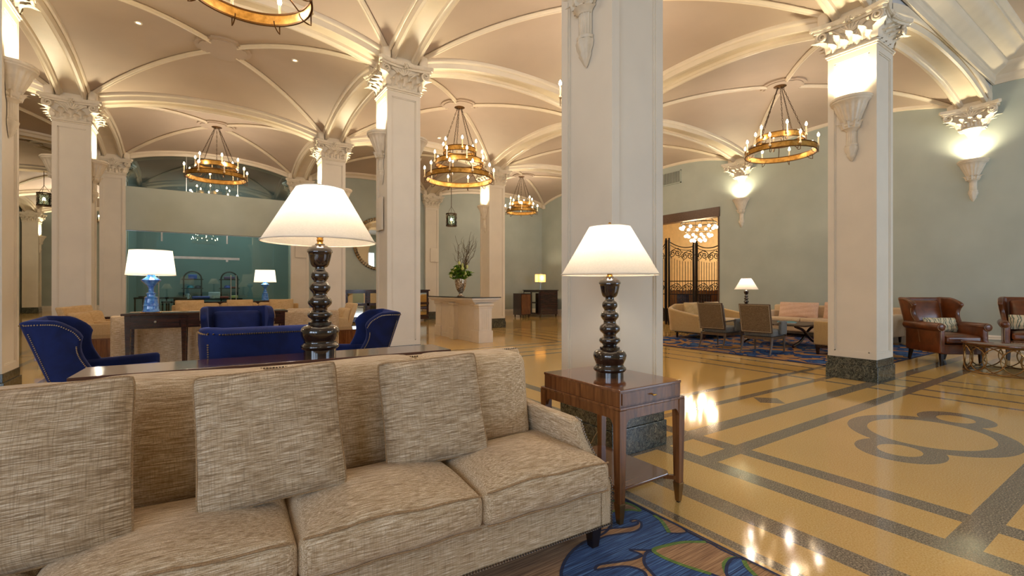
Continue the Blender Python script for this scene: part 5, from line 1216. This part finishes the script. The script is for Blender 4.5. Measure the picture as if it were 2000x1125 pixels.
# ---------------------------------------------------------------- iron gates in the doorway
def gate(label, p0, p1, h0, h1):
    d = Vector((p1[0]-p0[0], p1[1]-p0[1], 0)); L_ = d.length; t = thing('iron_gate', label, 'gate', (p0[0], p0[1], 0), math.atan2(d.y, d.x))
    top = lambda x: h0+(h1-h0)*(x/L_)+.10*((2*x/L_-1)**2-1)
    for x in (0, L_): m = MB(); m.box(x-.03, x+.03, -.03, .03, 0, top(x)+.06); m.sphere((x, 0, top(x)+.09), .035, 8); m.build('gate_post', 'blackmetal', t, smooth=40)
    for dz, r_ in ((0, .016), (-.09, .010)): m = MB(); m.tube([(L_*q, 0, top(L_*q)+dz) for q in [i/16 for i in range(17)]], r_, 6); m.build('gate_rail', 'blackmetal', t)
    for z in (.18, 1.0, 1.42): m = MB(); m.box(0, L_, -.012, .012, z-.015, z+.015); m.build('gate_rail', 'blackmetal', t, smooth=0)
    n = max(3, int(L_/.085))
    for k in range(1, n):
        x = L_*k/n; m = MB(); m.tube([(x, 0, .18), (x, 0, top(x)-.45)], .009, 5); m.build('gate_bar', 'blackmetal', t)
    def vol(cx_, cz, r, sg, tn=1.6):
        m = MB(); m.tube([(cx_+sg*r*(1-q)**.7*math.cos(tn*2*PI*q+PI/2), 0, cz+r*(1-q)**.7*math.sin(tn*2*PI*q+PI/2)) for q in [i/28 for i in range(28)]], .012, 5)
        m.tube([(cx_-sg*0, 0, cz+r), (cx_+sg*.6*r, 0, cz+r*1.25), (cx_+sg*1.6*r, 0, cz+r*.7), (cx_+sg*2.1*r, 0, cz-r*.6)], .010, 5)
        for q in range(4): a = q*1.4; m.add([(cx_+sg*r*1.1*math.cos(a), 0, cz+r*math.sin(a)), (cx_+sg*r*1.5*math.cos(a+.2), .01, cz+r*1.4*math.sin(a+.2)), (cx_+sg*r*1.15*math.cos(a+.45), 0, cz+r*1.1*math.sin(a+.45))], [(0, 1, 2)])
        m.build('iron_scroll', 'blackmetal', t)
    ns = max(1, int(L_/.36))
    for k in range(ns):
        cx_ = L_*(k+.5)/ns
        for cz, r in ((top(cx_)-.26, .12), (1.21, .11), (.45, .12)):
            vol(cx_-.09, cz, r, 1); vol(cx_+.09, cz-.03, r*.85, -1)
gate('black iron scroll gate leaf at the right of the doorway', (XE+.12, 8.13), (XE+.12, 8.92), 2.50, 2.56)
gate('black iron scroll gate leaf in the middle of the doorway', (XE+.12, 9.02), (XE-.10, 9.78), 2.52, 2.72)
gate('black iron scroll gate leaf at the left of the doorway, beside the foreground column', (XE-.10, 9.90), (XE+.14, 10.5), 2.72, 2.50)
# restaurant: chandelier, pendant, banquette, tables
t = thing('bulb_chandelier', 'dark ring chandelier with clustered glowing bulbs beyond the iron gates', 'chandelier', (15.4, 10.55, 0))
m = MB(); m.tube([(.62*math.cos(a), .62*math.sin(a), 3.62) for a in [2*PI*i/40 for i in range(40)]], .022, 6, True); m.tube([(.45*math.cos(a), .45*math.sin(a), 3.3) for a in [2*PI*i/40 for i in range(40)]], .012, 6, True); m.build('ring', 'blackmetal', t)
m = MB()
for k in range(8): a = 2*PI*k/8; m.tube([(.62*math.cos(a), .62*math.sin(a), 3.62), (0, 0, 4.3)], .008, 5); m.tube([(.62*math.cos(a), .62*math.sin(a), 3.62), (.45*math.cos(a), .45*math.sin(a), 3.3)], .008, 5)
m.tube([(0, 0, 4.3), (0, 0, 5.95)], .015, 6); m.build('chain', 'blackmetal', t)
for r_, z_, n_ in ((.62, 3.45, 12), (.45, 3.15, 10), (.25, 2.98, 7)):
    for k in range(n_):
        a = 2*PI*(k+.3)/n_; m = MB(); m.sphere((r_*math.cos(a), r_*math.sin(a), z_), .055, 8); m.build('bulb', 'glow', t)
for k in range(4): a = 2*PI*k/4+.3; light('POINT', (.5*math.cos(a), .5*math.sin(a), 3.05+.1*k), 34, (1, .78, .52), .05, name='bulb_cluster_light', parent=t)
t = thing('bulb_pendant', 'small dark pendant with round bulbs at the right side of the gate doorway', 'pendant lamp', (16.2, 9.0, 0))
m = MB(); m.tube([(0, 0, 3.3), (0, 0, 5.95)], .014, 6)
for x, y, z in ((.45, 0, 2.75), (-.45, 0, 2.75), (0, .45, 2.5), (0, -.45, 2.2)):
    m.tube([(0, 0, 3.3), (x, y, 3.3), (x, y, z+.1)], .012, 5)
m.build('frame', 'blackmetal', t)
for x, y, z in ((.45, 0, 2.75), (-.45, 0, 2.75), (0, .45, 2.5), (0, -.45, 2.2)): m = MB(); m.sphere((x, y, z), .09, 10); m.build('bulb', 'glow', t)
t = thing('banquette', 'dark wood banquette beyond the iron gates', 'banquette', (14.6, 9.6, 0), R(-90))
m = MB(); m.box(-1.6, 1.6, -.1, .1, 0, 1.12); m.build('back', 'walnut', t, smooth=0); m = MB(); m.box(-1.6, 1.6, -.5, -.1, 0, .45); m.build('seat', 'dwood', t, smooth=0)
for k in range(3):
    t = thing('restaurant_chair', ['dark restaurant chair beyond the gates, nearest the doorway edge', 'dark restaurant chair beyond the middle gate leaf', 'dark restaurant chair beyond the left gate leaf'][k], 'chair', (13.75, 8.5+.75*k, 0), R(-90+20*k))
    m = MB(); m.box(-.2, .2, .18, .22, .45, .98); m.build('backrest', 'dwood', t, smooth=0); m = MB(); m.box(-.22, .22, -.22, .22, .42, .47); m.build('seat', 'dwood', t, smooth=0)
    for x in (-.19, .19):
        for y in (-.19, .19): m = MB(); m.leg(x, y, 0, .42, .03, .035); m.build('leg', 'dwood', t, smooth=0)

# power cord of the end-table lamp, lying against the plinth
m = MB(); m.tube([(2.23, 2.26, .62), (2.262, 2.30, .40), (2.30, 2.357, .212), (2.30, 2.392, .166), (2.31, 2.44, .10), (2.30, 2.50, .03), (2.2, 2.62, .006), (2.0, 2.8, .006)], .0035, 6)
tag(m.build('power_cord', 'greytrim'), 'thin pale cord hanging behind the walnut end table in front of the marble plinth', 'cord')
